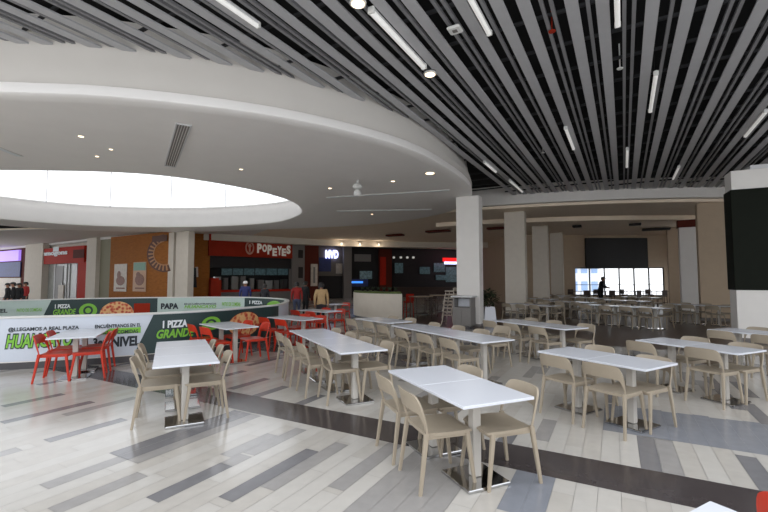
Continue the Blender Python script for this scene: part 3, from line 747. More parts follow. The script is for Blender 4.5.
# purple shop
t = wthing('purple_shop', 'shop with lit purple sign at the left frame edge', 'shop', 8, PL0, DL)
part(wrect(-30, 22, 250, 400, PL0, DL, -.1, .1), 'frame', M_maroon, t)
part(wrect(-30, 18.5, 252, 262, PL0, DL, .02, .2), 'sign', M_glow_p, t)
part(wrect(-30, 20, 263, 277, PL0, DL, .02, .1), 'blue_fascia', M_blue, t)
part(wrect(-30, 20, 278, 300, PL0, DL, .01, .06), 'display_window', M_poster, t)
part(wtext('Tienda', 0, 17, 255, 260, PL0, DL, .23), 'lettering', M_glow_w, t) if False else None
# red shop
t = wthing('red_shop', 'small shop with red sign and red side panel', 'shop', 60, PL0, DL)
fa = part(wrect(36, 84, 247.5, 263.5, PL0, DL, .05, .35), 'fascia', M_red, t)
tb = wtext('Inmogons', 41, 67, 250.5, 256.5, PL0, DL, .42, off=.04); part(wrect(53, 58.5, 246.8, 251.5, PL0, DL, .42, .03), 'sign_crest', M_print_lt, t, sub=fa)
part(tb, 'lettering', M_print_lt, t, sub=fa)
part(wrect(73, 84, 249.5, 258, PL0, DL, .42, .02), 'sign_board', M_maroon, t, sub=fa)
part(wrect(40.5, 75, 264, 400, PL0, DL, -.05, .06), 'glazed_front', mat('shop_glazing', (160, 162, 156), .25, noise=.12, nscale=2), t)
for x in (52, 63.5, 66.5, 74): part(wrect(x - .4, x + .4, 264, 400, PL0, DL, .02, .06), 'mullion', M_edge, t)
dr = part(wrect(53.5, 62.5, 266, 300, PL0, DL, .02, .03), 'door', M_sgrey, t); part(wrect(61, 61.6, 283, 288, PL0, DL, .06, .05), 'handle', M_steel, t, sub=dr)
part(wrect(58, 63, 285, 300, PL0, DL, .1, .08), 'notice_board', M_poster, t)
part(wrect(75, 84, 262, 400, PL0, DL, .02, .3), 'side_panel', M_red, t)
# olive wall and wooden wall
t = wthing('olive_wall_panel', 'flat olive-grey wall panel left of the wooden wall', 'wall panel', 100, PL0, DL); part(wrect(93.5, 109, 238, 400, PL0, DL, 0, .2), 'panel', M_olive, t)
ww = wthing('wooden_wall', 'orange wooden shop wall with two posters and a round brown emblem', 'wall panel', 138, PL0, DL)
part(wrect(108, 166.5, 234.5, 400, PL0, DL, .05, .35), 'boarding', M_wood, ww)
rb = MB(); wdisc(147, 184, 234, 272, PL0, DL, .41, .02, rb, 0, 40, hole=.93, a0=95, a1=290); wdisc(147, 184, 234, 272, PL0, DL, .41, .015, rb, 1, 40, hole=.6, a0=95, a1=290)
for an in range(100, 290, 14):
    wdisc(147.5, 183.5, 234.5, 271.5, PL0, DL, .43, .015, rb, 0, 4, hole=.68, a0=an, a1=an + 8)
re_ = part(rb, 'round_emblem', [M_brown, mat('wood_light', (176, 122, 72), .5, noise=.1)], ww)
part(wrect(152, 167, 235.5, 241.5, PL0, DL, .44, .02), 'emblem_band', M_brown, ww, sub=re_)
for x0_, x1_, y0_, y1_, lab, kind in ((114, 126.5, 264, 291.5, 'left pale poster on the orange wooden wall', 0), (133, 146, 262, 291.5, 'right poster with teal top on the orange wooden wall', 1)):
    t = wthing('poster', lab, 'poster', (x0_ + x1_) / 2, PL0, DL)
    part(wrect(x0_, x1_, y0_, y1_, PL0, DL, .42, .03), 'sheet', M_poster if not kind else mat('poster_tan', (182, 142, 110), .5, noise=.1), t)
    if kind: part(wrect(x0_ + .5, x1_ - .5, y0_ + .5, y0_ + 8.5, PL0, DL, .46, .01), 'teal_field', M_postert, t)
    pb_ = MB(); wdisc(x0_ + 2, x1_ - 2, y0_ + 12, y1_ - 6, PL0, DL, .46, .01, pb_, 0, 18); wdisc(x0_ + 3, x1_ - 6, y0_ + 7 + kind * 3, y0_ + 15, PL0, DL, .47, .01, pb_, 0, 14)
    part(pb_, 'dish_picture', M_posterb, t)
    part(wrect(x0_ + 2, x1_ - 2, y1_ - 4, y1_ - 2.5, PL0, DL, .46, .01), 'caption_strip', M_posterb, t)
# fried-chicken counter
ps = wthing('chicken_restaurant', 'dark fried chicken restaurant front with red fascia and white POPEYES lettering', 'restaurant', 250, PP0, DPp)
part(wrect(207, 306, 235, 400, PP0, DPp, -2.6, .2), 'back_wall', M_dark, ps)
fa = part(wrect(209, 293, 234.5, 257, PP0, DPp, .0, .3), 'fascia', M_redb, ps)
part(wrect(209, 293, 257, 268, PP0, DPp, -.3, .4), 'dark_hood', M_dark, ps)
part(wrect(212, 292, 291.5, 400, PP0, DPp, -.6, .6), 'counter', M_grey, ps)
part(wrect(211, 293, 289.6, 291.8, PP0, DPp, -.65, .75), 'counter_top', M_red, ps)
lg = MB(); wdisc(245.5, 254.2, 241, 254.6, PP0, DPp, .31, .04, lg, 0); wdisc(246.8, 252.9, 243, 252.6, PP0, DPp, .35, .02, lg, 1)
wdisc(248.2, 251.5, 244, 247.8, PP0, DPp, .37, .02, lg, 0, 16); wrect(249.0, 250.6, 247, 251.8, PP0, DPp, .37, .02, lg, 0)
part(lg, 'round_logo', [mat('logo_pale', (190, 140, 120), .5, noise=.03), M_redb], ps, sub=fa)
# letters dance up and down
tb = MB(); xs = [257.3, 262.4, 267.6, 272.6, 277.4, 281.9, 286.6]; wd = [4.6, 4.6, 4.4, 4.4, 4.4, 4.2, 4.0]; dy = [(243.5, 253), (244.2, 252), (244.8, 254.5), (248, 256), (246.3, 255.2), (248.5, 256), (245.5, 254)]
for ch, x, w_, (ya, yb) in zip('POPEYES', xs, wd, dy): wtext(ch, x, x + w_, ya, yb, PP0, DPp, .32, off=.05, mb=tb)
part(tb, 'lettering', mat('letter_cream', (214, 206, 194), .5, emit=(214, 206, 194), es=.08, noise=.02), ps, sub=fa)
mn = MB()
for k in range(6): wrect(222 + k * 11.2, 232 + k * 11.2, 268.5, 275, PP0, DPp, -2.3, .1, mn)
part(mn, 'menu_board', M_screen, ps)
kt = MB()
for k in range(9): wrect(214 + k * 8.5 + rnd.random() * 2, 219.5 + k * 8.5 + rnd.random() * 2, 276 + rnd.random() * 5, 291, PP0, DPp, -2.2 + rnd.random() * .8, .4, kt, k % 2)
part(kt, 'kitchen_equipment', [M_steel, M_sgrey], ps)
part(wrect(186.5, 208.5, 233.5, 400, PP0, DPp, -.4, .5), 'wood_side_wall', M_wood, ps)
part(wrect(291.5, 304, 243, 400, PP0, DPp, -.3, .6), 'grey_pier', M_grey, ps)
part(wrect(304, 318, 243, 400, PP0, DPp, -.6, .8), 'brown_pier', M_maroon, ps)
for y0_, y1_ in ((250, 258), (267, 278)): part(wrect(298.5, 303, y0_, y1_, PP0, DPp, .31, .03), 'dark_plate', M_dark, ps)
t = wthing('menu_frame', 'black slanted menu frame on the wooden side wall', 'menu board', 192, PP0, DPp)
mb = MB(); aa = on_plane(187, 268, PP0, DPp); q = [on_plane(x, y, PP0, DPp) for x, y in ((188.5, 287), (196, 287.5), (195.2, 268), (185.8, 267))]; nr = Vector((DPp[1], -DPp[0], 0))
mb.loft([[p + nr * .14 for p in q], [p + nr * .22 for p in q]]); part(mb, 'board', M_dark, t)
mb = MB(); q2 = [on_plane(x, y, PP0, DPp) for x, y in ((195.4, 277), (197.4, 277), (197.2, 267), (195, 267))]; mb.loft([[p + nr * .12 for p in q2], [p + nr * .2 for p in q2]]); part(mb, 'edge_lamp', M_poster, t)
t = wthing('orange_stand', 'orange-red boxy stand at the left end of the restaurant counter', 'stand', 214, PP0, DPp)
part(wrect(209.5, 220, 280, 400, PP0, DPp, .5, .5), 'body', M_redb, t); part(wrect(211, 219, 278, 280.2, PP0, DPp, .55, .4), 'top', M_red, t)
t = wthing('banner_sign', 'tall white vertical sign on the brown pier', 'sign', 314, PP0, DPp)
part(wrect(311, 317.5, 264, 286, PP0, DPp, .28, .06), 'sheet', M_poster, t); part(wrect(313.3, 315.2, 267, 283, PP0, DPp, .35, .01), 'dark_mark', M_sgrey, t)
# shops in the dim corner
PD0 = (-5.4, 38.0); DD = Vector((10.5, 3.2)).normalized()
dw = MB(); wrect(290, 520, 232, 400, PD0, DD, -3.2, .3, dw); struct(dw, 'wall_rear_shops', M_dark)
t = wthing('lit_sign_shop', 'shop opening with glowing white letters and blue poster beside the brown pier', 'shop', 332, PD0, DD)
part(wrect(316, 346, 240, 400, PD0, DD, -1, .3), 'back_wall', mat('shop_wall_grey', (120, 112, 104), .7, noise=.08), t)
part(wtext('MVD', 325.5, 338.5, 250, 258.5, PD0, DD, -.55, off=.06), 'lettering', M_glow_w, t)
part(wrect(319, 331, 257.5, 271.5, PD0, DD, -.65, .06), 'blue_poster', M_blue, t)
part(wrect(336, 342.5, 263.5, 273.5, PD0, DD, -.65, .06), 'white_poster', M_poster, t)
part(wrect(318, 345, 276, 400, PD0, DD, -.6, .4), 'dark_counter', M_dark, t)
wcol(343.5, 351.5, 243, M_grey, 'grey pillar between the lit sign shop and the dark shop', PD0, DD, -.2, .6)
t = wthing('dark_shop', 'dark unlit shop with faint grey sign and blue lit counter', 'shop', 365, PD0, DD)
part(wrect(351, 380, 247, 400, PD0, DD, -1.4, .2), 'back_wall', M_dark, t)
part(wtext('Chifa', 355, 371, 254.5, 261, PD0, DD, -1.15, off=.06), 'lettering', M_sgrey, t) if False else None
part(wrect(354.5, 371, 254.3, 261.5, PD0, DD, -1.15, .05), 'faint_sign', M_sgrey, t)
part(wrect(350, 368, 279, 286.5, PD0, DD, -.5, .3), 'counter_front', M_blue, t)
part(wrect(350.5, 363, 281.2, 283.2, PD0, DD, -.19, .03), 'light_strip', M_glow_b, t)
part(wrect(360, 372, 271, 279, PD0, DD, -1.1, .1), 'menu_board', M_screen, t)
t = wthing('wall_divider', 'tall red wall panel between two dark shops', 'wall panel', 385, PD0, DD)
part(wrect(379.5, 392, 249, 400, PD0, DD, -.6, .4), 'panel', M_maroon, t); part(wrect(380, 386, 257, 285, PD0, DD, -.19, .03), 'red_strip', M_red, t)
t = wthing('far_food_counter', 'dim food counter with menu screens and a row of tiny spotlights', 'shop', 425, PD0, DD)
part(wrect(392, 470, 250, 400, PD0, DD, -2.4, .2), 'back_wall', M_dark, t)
for x0_, x1_, y0_, y1_ in ((395, 403, 263, 273), (420, 430, 267, 274), (434, 445, 263, 272), (446, 457, 267, 282), (436, 448, 275, 280)): part(wrect(x0_, x1_, y0_, y1_, PD0, DD, -2.15, .06), 'menu_screen', M_screen, t)
for x in (394, 401, 407.5, 413.5): part(wdisc(x - 1.2, x + 1.2, 256.3, 258.6, PD0, DD, -1.9, .1, None, 0, 12), 'spotlight', M_tube, t)
part(wrect(394, 470, 287, 400, PD0, DD, -1.4, .6), 'counter', M_dwood, t)
part(wrect(443.5, 470, 258, 261.5, PD0, DD, -.5, .2), 'red_sign', M_glow_r, t); part(wrect(445, 470, 261.8, 264.3, PD0, DD, -.5, .2), 'white_sign', M_glow_w, t)

# ------------------------------------------------------------------ chairs and tables
def make_chair(m, name):
    t = thing(name, 'x', 'chair')
    # seat
    mb = MB(); N = 9; top = []; bot = []
    for j in range(N):
        y = lerp(-.20, .225, j / (N - 1)); hw = .225 - .03 * max(0, (.0 - y) / .2) ** 2
        if j == N - 1: hw -= .03
        if j == N - 2: hw -= .006
        for i in range(N):
            x = lerp(-1, 1, i / (N - 1)); dish = .014 * (1 - x * x) * (1 - ((y - .0) / .24) ** 2)
            top.append((x * hw, y, .462 - max(dish, -.01) - (.012 if j == N - 1 else 0))); bot.append((x * hw, y, .435 - max(dish, -.01)))
    vs = top + bot; fs = []; K = N * N
    for j in range(N - 1):
        for i in range(N - 1):
            a = j * N + i; fs.append((a, a + 1, a + N + 1, a + N)); fs.append((K + a, K + a + N, K + a + N + 1, K + a + 1))
    for i in range(N - 1):
        for a, b in ((i, i + 1), ((N - 1) * N + i, (N - 1) * N + i + 1), (i * N, (i + 1) * N), (i * N + N - 1, (i + 1) * N + N - 1)): fs.append((a, b, b + K, a + K))
    mb.add(vs, fs); s_ = mb.build('seat', m, t, True)
    mb = MB()   # apron rails under the seat
    mb.box((-.195, .0, .425), (.026, .36, .03)); mb.box((.195, .0, .425), (.026, .36, .03)); mb.box((0, .19, .425), (.38, .026, .03)); mb.build('seat_rail', m, t)
    # backrest: a bent shell whose two sides run down as uprights round an arched opening
    mb = MB(); NX = 32; NZ = 6; fr = []; bk = []
    for i in range(NX + 1):
        u = lerp(-1, 1, i / NX); au = abs(u)
        zt = .775 - .014 * u * u - .15 * au ** 8
        zb = .612 + .014 * (1 - u * u)
        if au > .66: 
            k = min(1, (au - .66) / .24); zb = lerp(.6195, .455, 1 - math.sqrt(max(0, 1 - k * k)) if k < 1 else 1)
        if au > .895: zb = .44
        for j in range(NZ + 1):
            z = lerp(zb, zt, j / NZ); w = lerp(.222, .232, min(1, max(0, (z - .44) / .3)))
            x = w * math.sin(u * 1.22) / math.sin(1.22); lean = -.205 - .085 * ((z - .44) / .36)
            y = lean - .055 * (math.cos(u * 1.22) - math.cos(1.22)) / (1 - math.cos(1.22)) * min(1, max(0, (z - .42) / .15)) + .03
            fr.append((x, y, z)); bk.append((x * 1.02, y - .018, z))
    vs = fr + bk; K = len(fr); fs = []; m_ = NZ + 1
    for i in range(NX):
        for j in range(NZ):
            a = i * m_ + j; fs.append((a, a + 1, a + m_ + 1, a + m_)); fs.append((K + a, K + a + m_, K + a + m_ + 1, K + a + 1))
        for a, b in ((i * m_, (i + 1) * m_), (i * m_ + NZ, (i + 1) * m_ + NZ)): fs.append((a, b, b + K, a + K))
    for j in range(NZ):
        for a in (j, NX * m_ + j): fs.append((a, a + 1, a + 1 + K, a + K))
    mb.add(vs, fs); mb.build('backrest', m, t, True)
    def leg(a, b, ra, rb_):
        mb = MB(); r = lambda c, s: [(c[0] + s * x, c[1] + s * y * 1.15, c[2]) for x, y in ((-.7, -1), (.7, -1), (1, -.7), (1, .7), (.7, 1), (-.7, 1), (-1, .7), (-1, -.7))]
        mid = tuple(lerp(a[i], b[i], .5) for i in range(3)); return mb.loft([r(a, ra), r(mid, lerp(ra, rb_, .5)), r(b, rb_)])
    for s in (-1, 1):
        leg((s * .235, -.262, 0), (s * .212, -.195, .47), .012, .018).build('leg', m, t, True)
        leg((s * .222, .235, 0), (s * .2, .175, .44), .0115, .018).build('leg', m, t, True)
    return t
def make_table():
    t = thing('cafe_table', 'x', 'table')
    mb = MB(); mb.box((0, 0, .729), (.696, .696, .024), 0, 0, .003); mb.build('tabletop', M_table, t)
    mb = MB(); mb.box((0, 0, .7125), (.3, .3, .009)); mb.build('support_plate', M_steel, t)
    mb = MB(); mb.box((0, 0, .37), (.08, .08, .68), 0, 0, .006); mb.build('post', M_post, t)
    mb = MB(); mb.box((0, 0, .014), (.42, .42, .028), 0, 0, .006); mb.build('base_plate', M_chrome, t)
    return t
CH0 = make_chair(M_chair, 'dining_chair'); RC0 = make_chair(M_redch, 'dining_chair'); TB0 = make_table()
used = {}
def put(proto, x, y, rz, label, group=None):
    if not used.get(proto.name):
        used[proto.name] = 1; proto.location = (x, y, 0); proto.rotation_euler = (0, 0, rz); proto['label'] = label
        if group: proto['group'] = group
        return proto
    return dup(proto, (x, y, 0), rz, label, group)
def table_row(O, ang, labels, group=None):
    t = Vector((math.cos(R(ang)), math.sin(R(ang)))); p = Vector((math.sin(R(ang)), -math.cos(R(ang))))
    O = Vector(O)
    for k, lab in enumerate(labels):
        c = O + t * (.35 + .7 * k) + p * .35; put(TB0, c.x, c.y, R(ang) - math.pi / 2, lab, group)
    return O, t, p, ang
def seat(row, s, side, off, lab, proto=None, turn=0, group=None):
    O, t, p, ang = row
    if side == 'L': c = O + t * s + p * off; h = ang - 90
    else: c = O + t * s + p * (.7 - off); h = ang + 90
    return put(proto or CH0, c.x, c.y, R(h + turn - 90), lab, group)
def by_leg(px, py, lx, ly, heading, lab, proto=None):
    g_ = up(px, py, 0); a = R(heading - 90); x = lx * math.cos(a) - ly * math.sin(a); y = lx * math.sin(a) + ly * math.cos(a)
    return put(proto or CH0, g_.x - x, g_.y - y, a, lab)
J = lambda a=.03: rnd.uniform(-a, a)
RL, FL = (.235, -.262), (.222, .235)
# A: front pair
A = table_row((.6, 3.2), 113.5, ['square white table at the front centre, nearest whole table to the camera', 'square white table behind the nearest one in the front centre pair'])
by_leg(420.4, 496, *RL, 18, 'beige chair at left of front centre pair, nearest the camera')
by_leg(393.3, 465, *RL, 20, 'beige chair at left of front centre pair, behind the nearest one')
by_leg(541, 483, -RL[0], RL[1], 199, 'beige chair at right of front centre pair, drawn out beside the nearest table')
seat(A, 1.06, 'R', .16, 'beige chair tucked at the far right side of the front centre pair')
# B: three tables by the banner
B = table_row((-1.93, 4.95), 117.5, ['nearest white table of the three-table row before the banner at left', 'middle white table of the three-table row before the banner at left', 'farthest white table of the three-table row before the banner at left'])
# row B lies left of its right-hand edge: shift origin to the left side
def shift(objs, v):
    for o in objs: o.location.x += v.x; o.location.y += v.y
tb_objs = [o for o in bpy.data.objects if o.get('label', '').find('three-table row before') >= 0]
shift(tb_objs, Vector((-B[2].x * .7, -B[2].y * .7)))
B = (B[0] - B[2] * .7, B[1], B[2], B[3])
for (x, y), w in zip(((-2.73, 5.14), (-2.99, 5.66), (-3.26, 6.19)), ('nearest', 'middle', 'farthest')): put(CH0, x, y, R(27 + J(2) - 90), 'beige chair, %s of three left of the three-table row by the banner' % w)
for (x, y), w in zip(((-2.27, 5.32), (-2.57, 5.82), (-2.89, 6.34)), ('nearest', 'middle', 'farthest')): put(CH0, x, y, R(207 + J(2) - 90), 'beige chair, %s of three right of the three-table row by the banner' % w)
# C: four tables left of centre
Cc = table_row((-.57, 5.51), 116.5, ['%s white table of the four-table row left of centre' % w for w in ('nearest', 'second nearest', 'third nearest', 'farthest')])
by_leg(327, 406, *RL, 24, 'beige chair, nearest of four at left side of the row left of centre')
for s, w in ((.98, 'second nearest'), (1.68, 'third nearest'), (2.4, 'farthest')): seat(Cc, s, 'L', -.02 + J(), 'beige chair, %s of four at left side of the row left of centre' % w, turn=J(3))
by_leg(362, 402, -FL[0], FL[1], 206, 'beige chair, nearest of four at right side of the row left of centre')
for s, w in ((1.05, 'second nearest'), (1.72, 'third nearest'), (2.42, 'farthest')): seat(Cc, s, 'R', .15 + J(), 'beige chair, %s of four at right side of the row left of centre' % w, turn=J(4))
# D: long row behind
Dd = table_row((1.51, 6.45), 119, ['%s white table of the long row behind the front centre pair' % w for w in ('nearest', 'second nearest', 'third nearest', 'farthest')])
for s, w in ((.45, 'nearest'), (1.12, 'second nearest'), (1.86, 'third nearest'), (2.6, 'farthest')): seat(Dd, s, 'L', -.04 + J(), 'beige chair, %s of four at near side of long row behind front pair' % w, turn=J(4))
by_leg(511.6, 367, -RL[0], RL[1], 209, 'beige chair, nearest of four at far side of long row behind front pair')
for s, w in ((1.1, 'second nearest'), (1.8, 'third nearest'), (2.55, 'farthest')): seat(Dd, s, 'R', .0 + J(), 'beige chair, %s of four at far side of long row behind front pair' % w, turn=J(4))
# D2: short row before the planter
E2 = table_row((.1, 9.35), 126, ['nearer white table of the short row before the cream planter', 'farther white table of the short row before the cream planter'])
seat(E2, .35, 'L', -.05, 'beige chair, nearer of two at near side of the short row before the planter'); seat(E2, 1.08, 'L', -.06, 'beige chair, farther of two at near side of the short row before the planter')
seat(E2, .4, 'R', 0, 'beige chair, nearer of two at far side of the short row before the planter'); seat(E2, 1.1, 'R', 0, 'beige chair, farther of two at far side of the short row before the planter')
# E: three tables in the middle right
Ee = table_row((3.52, 8.15), 117, ['%s white table of the three-table row in front of the white planter pot' % w for w in ('nearest', 'middle', 'farthest')])
for s, w in ((.42, 'nearest'), (1.1, 'middle'), (1.8, 'farthest')): seat(Ee, s, 'L', -.06 + J(), 'beige chair, %s of three at near side of the row before white pot' % w, turn=J(3))
for s, w in ((.3, 'nearest'), (1.1, 'middle'), (1.8, 'farthest')): seat(Ee, s, 'R', -.02 + J(), 'beige chair, %s of three along far side of the row before the white pot' % w, turn=J(3))
# F: right pair
Ff = table_row((2.8, 4.5), 121, ['nearer white table of the pair right of centre', 'farther white table of the pair right of centre'])
by_leg(625, 441, *RL, 33, 'beige chair, nearer of two along near side of the pair right of centre')
by_leg(573, 424, *RL, 30, 'beige chair, farther of two along near side of the pair right of centre')
by_leg(676, 427, -RL[0], RL[1], 209, 'beige chair, nearer of two along far side of the pair right of centre')
seat(Ff, 1.1, 'R', .02, 'beige chair, farther of two along far side of the pair right of centre')
# G: right row
Gg = table_row((4.62, 5.47), 114.5, ['nearer white table of the pair before the green-panelled column', 'farther white table of the pair before the green-panelled column'])
by_leg(724, 410, *RL, 25, 'beige chair, nearer of two along near side of the pair before the green column')
seat(Gg, 1.12, 'L', -.04, 'beige chair, farther of two along near side of the pair before the green column')
by_leg(746.6, 405, -FL[0], FL[1], 204, 'beige chair at the right frame edge, far side of the pair before the green column')
seat(Gg, 1.05, 'R', .0, 'beige chair, farther of two along far side of the pair before the green column')
# H: row by the green column
h0 = up(707, 329.2, .74); tH = Vector((math.cos(R(114)), math.sin(R(114))))
Hh = table_row((h0.x - tH.x * 1.4, h0.y - tH.y * 1.4), 114, ['nearer white table close by the foot of the green-panelled column', 'farther white table close by the foot of the green-panelled column'])
seat(Hh, 1.02, 'L', -.04, 'beige chair, farther on near side of the tables at the green column foot'); seat(Hh, .34, 'L', -.04, 'beige chair, nearer on near side of the tables at the green column foot')
seat(Hh, 1.0, 'R', .0, 'beige chair, farther on far side of the tables at the green column foot'); seat(Hh, .3, 'R', .0, 'beige chair, nearer on far side of the tables at the green column foot')
# table corner and red chair in the very foreground
cz = up(709.5, 500.4, .74); l_ = up(688, 511.5, .74); ang = math.degrees(math.atan2(cz.y - l_.y, cz.x - l_.x))
tI = Vector((math.cos(R(ang)), math.sin(R(ang)))); pI = Vector((math.sin(R(ang)), -math.cos(R(ang))))
I_ = table_row((cz.x - tI.x * .7, cz.y - tI.y * .7), ang, ['white table whose corner only shows at the bottom edge of the picture'])
hh = up(757.2, 491, .745); hd = 29
a_ = R(hd - 90); lx, ly = -.215, -.27
put(RC0, hh.x - (lx * math.cos(a_) - ly * math.sin(a_)) , hh.y - (lx * math.sin(a_) + ly * math.cos(a_)), a_, 'red chair in the bottom right corner of the picture, mostly cut off')
# red groups
R1 = table_row((-5.54, 6.85), 115, ['nearer white table between red chairs in front of the green lettering', 'farther white table between red chairs in front of the green lettering'])
seat(R1, .35, 'L', .1, 'red chair, nearer of two left of the table before the green lettering', RC0, -4); seat(R1, .95, 'L', .12, 'red chair, farther of two left of the table before the green lettering', RC0)
seat(R1, .35, 'R', .16, 'red chair, nearer of two right of the table before the green lettering', RC0, 5); seat(R1, .98, 'R', .14, 'red chair, farther of two right of the table before the green lettering', RC0)
R2 = table_row((-3.1, 8.21), 134, ['nearer white table with red chairs before the pizza picture', 'farther white table with red chairs before the pizza picture'])
seat(R2, .4, 'L', .0, 'red chair, nearer of two left of the table before the pizza picture', RC0, 5); seat(R2, 1.1, 'L', .0, 'red chair, farther of two left of the table before the pizza picture', RC0)
seat(R2, .35, 'R', -.05, 'red chair, nearer of two right of the table before the pizza picture', RC0, -6); seat(R2, 1.05, 'R', .0, 'red chair, farther of two right of the table before the pizza picture', RC0)
R3 = table_row((-1.97, 9.95), 140, ['nearer white table with red chairs just right of the pizza picture', 'farther white table with red chairs just right of the pizza picture'])
seat(R3, .35, 'L', -.08, 'red chair, nearer of two in front of the table right of the pizza picture', RC0); seat(R3, 1.08, 'L', -.05, 'red chair, farther of two in front of the table right of the pizza picture', RC0)
seat(R3, .4, 'R', .0, 'red chair, nearer of two behind the table right of the pizza picture', RC0); seat(R3, 1.05, 'R', .0, 'red chair, farther of two behind the table right of the pizza picture', RC0)
R4 = table_row((-1.75, 12.5), 140, ['nearer white table with red chairs at the right end of the balustrade', 'farther white table with red chairs at the right end of the balustrade'])
seat(R4, .3, 'L', -.08, 'red chair, nearer in front of the table at the balustrade end', RC0); seat(R4, 1.05, 'L', -.06, 'red chair, farther in front of the table at the balustrade end', RC0)
seat(R4, .35, 'R', .0, 'red chair, nearer behind the table at the balustrade end', RC0); seat(R4, 1.05, 'R', .0, 'red chair, farther behind the table at the balustrade end', RC0)
R5 = table_row((-1.9, 16.2), 140, ['farthest white table with red chairs, in front of the standing people'])
seat(R5, .35, 'L', -.08, 'red chair in front of the farthest red-chair table', RC0); seat(R5, .35, 'R', .0, 'red chair behind the farthest red-chair table', RC0)
# dim dining area on the right
OCC_T, OCC_C = [], []
for o in C.objects:
    if o.parent is None and o.name.startswith('cafe_table'): OCC_T.append((o.location.x, o.location.y, ''))
    if o.parent is None and o.name.startswith('dining_chair'): OCC_C.append((o.location.x, o.location.y, ''))
def free(x, y, r=.8): return all(math.hypot(x - a, y - b) > r for a, b in COLS)
dim = [((9.3, 14.0), 122, 4, 'J'), ((12.4, 15.1), 122, 3, 'K'), ((6.1, 15.4), 122, 3, 'L'), ((8.6, 17.6), 122, 3, 'M'), ((11.6, 18.6), 122, 3, 'N'), ((5.4, 17.2), 62, 2, 'O'), ((8.2, 20.6), 122, 3, 'P'), ((11.4, 21.8), 122, 4, 'Q'), ((14.6, 22.4), 122, 3, 'S'), ((11.0, 25.5), 122, 3, 'T')]
ROWS = {'J': 'frontmost dim row', 'K': 'dim row beside the wide beige column', 'L': 'dim row behind the white pot', 'M': 'second dim row behind the frontmost', 'N': 'third dim row behind the frontmost', 'O': 'dim row by the second column', 'P': 'dim row beyond the second column', 'Q': 'fourth dim row behind the frontmost', 'S': 'dim row near the maroon-topped column', 'T': 'dim row by the farthest column'}
ORD = ['first', 'second', 'third', 'fourth']
for O, ang_, n_, nm in dim:
    t_ = Vector((math.cos(R(ang_)), math.sin(R(ang_)))); p_ = Vector((math.sin(R(ang_)), -math.cos(R(ang_)))); O = Vector(O)
    for k in range(n_):
        c = O + t_ * (.35 + .7 * k) + p_ * .35
        if not free(c.x, c.y) or any(nm != r_ and math.hypot(c.x - a, c.y - b) < .95 for a, b, r_ in OCC_T) or any(nm != r_ and math.hypot(c.x - a, c.y - b) < .75 for a, b, r_ in OCC_C): continue
        OCC_T.append((c.x, c.y, nm))
        put(TB0, c.x, c.y, R(ang_) - math.pi / 2, 'white table, %s from the front, %s' % (ORD[k], ROWS[nm]), 'tables in the dim dining area')
        for sd in ('L', 'R'):
            off = -.12 + J(.05); s_ = .35 + .7 * k + J(.04); cc = O + t_ * s_ + p_ * (off if sd == 'L' else .7 - off)
            if not free(cc.x, cc.y, .75) or any(nm != r_ and math.hypot(cc.x - a, cc.y - b) < .72 for a, b, r_ in OCC_T) or any(math.hypot(cc.x - a, cc.y - b) < .52 for a, b, r_ in OCC_C): continue
            OCC_C.append((cc.x, cc.y, nm))
            seat((O, t_, p_, ang_), s_, sd, off, 'beige chair, %s side of %s table, %s' % ('near' if sd == 'L' else 'far', ORD[k], ROWS[nm]), turn=J(5), group='chairs in the dim dining area')

# ------------------------------------------------------------------ planter counter, pot, bin, high chairs, bar tables
pc = thing('planter_counter', 'curved cream planter counter topped with green turf', 'planter', (-.1, 18.6, 0))
pts = spline([(-1.5, 20.4), (-1.35, 19.3), (-.75, 18.2), (.1, 17.5), (.75, 17.25)], 8, False)
front = [(p[0], p[1]) for p in pts]; back = [(.75, 18.1), (.1, 18.5), (-.35, 19.2), (-.55, 20.4)]
poly = front + back
mb = MB(); mb.prism(poly, .08, 1.12); part(mb, 'body', M_cream, pc, True)
mb = MB(); mb.prism([(lerp(x, -.2, .06), lerp(y, 18.7, .06)) for x, y in poly], 0, .08); part(mb, 'plinth', M_plinth, pc)
mb = MB(); mb.prism([(lerp(x, -.2, .03), lerp(y, 18.7, .03)) for x, y in poly], 1.12, 1.2); part(mb, 'turf_top', M_turf, pc)
sb_ = MB()
for k in range(6): 
    q = front[6 + k * 5]; sb_.box((q[0] - .004, q[1] - .004, .6), (.012, .012, 1.0))
for k in range(7):
    lx_ = lerp(-1.0, .5, k / 6); ly_ = lerp(19.4, 17.75, k / 6)
    t = thing('potted_succulent', 'small dark plant in a low tray on the turf-topped counter', 'plant', (lx_, ly_, 1.2), 0, 'small plants on the turf counter')
    mb = MB(); mb.lathe([(.05, 0), (.08, .07), (.07, .07), (.05, .06)], n=12); mb.build('pot', M_soil, t, True)
    mb = MB()
    for j in range(9):
        a = j * 2.4; mb.tube([(0, 0, .05), (.05 * math.cos(a), .05 * math.sin(a), .13), (.11 * math.cos(a), .11 * math.sin(a), .17 + .05 * rnd.random())], [.014, .018, .003], 6)
    mb.build('leaf', M_leaf, t, True)
p = up(489, 325.5, 0); t = thing('potted_plant', 'tall tapered white pot with dark leafy plant right of the nearest column', 'plant', (p.x, p.y, 0))
mb = MB(); mb.loft([[(s * x, s * y, z) for x, y in ((-1, -1), (1, -1), (1, 1), (-1, 1))] for s, z in ((.245, 0), (.18, .7), (.16, .7), (.16, .66))]); mb.build('pot', M_pot, t)
mb = MB(); mb.box((0, 0, .64), (.3, .3, .03)); mb.build('soil', M_soil, t)
mb = MB()
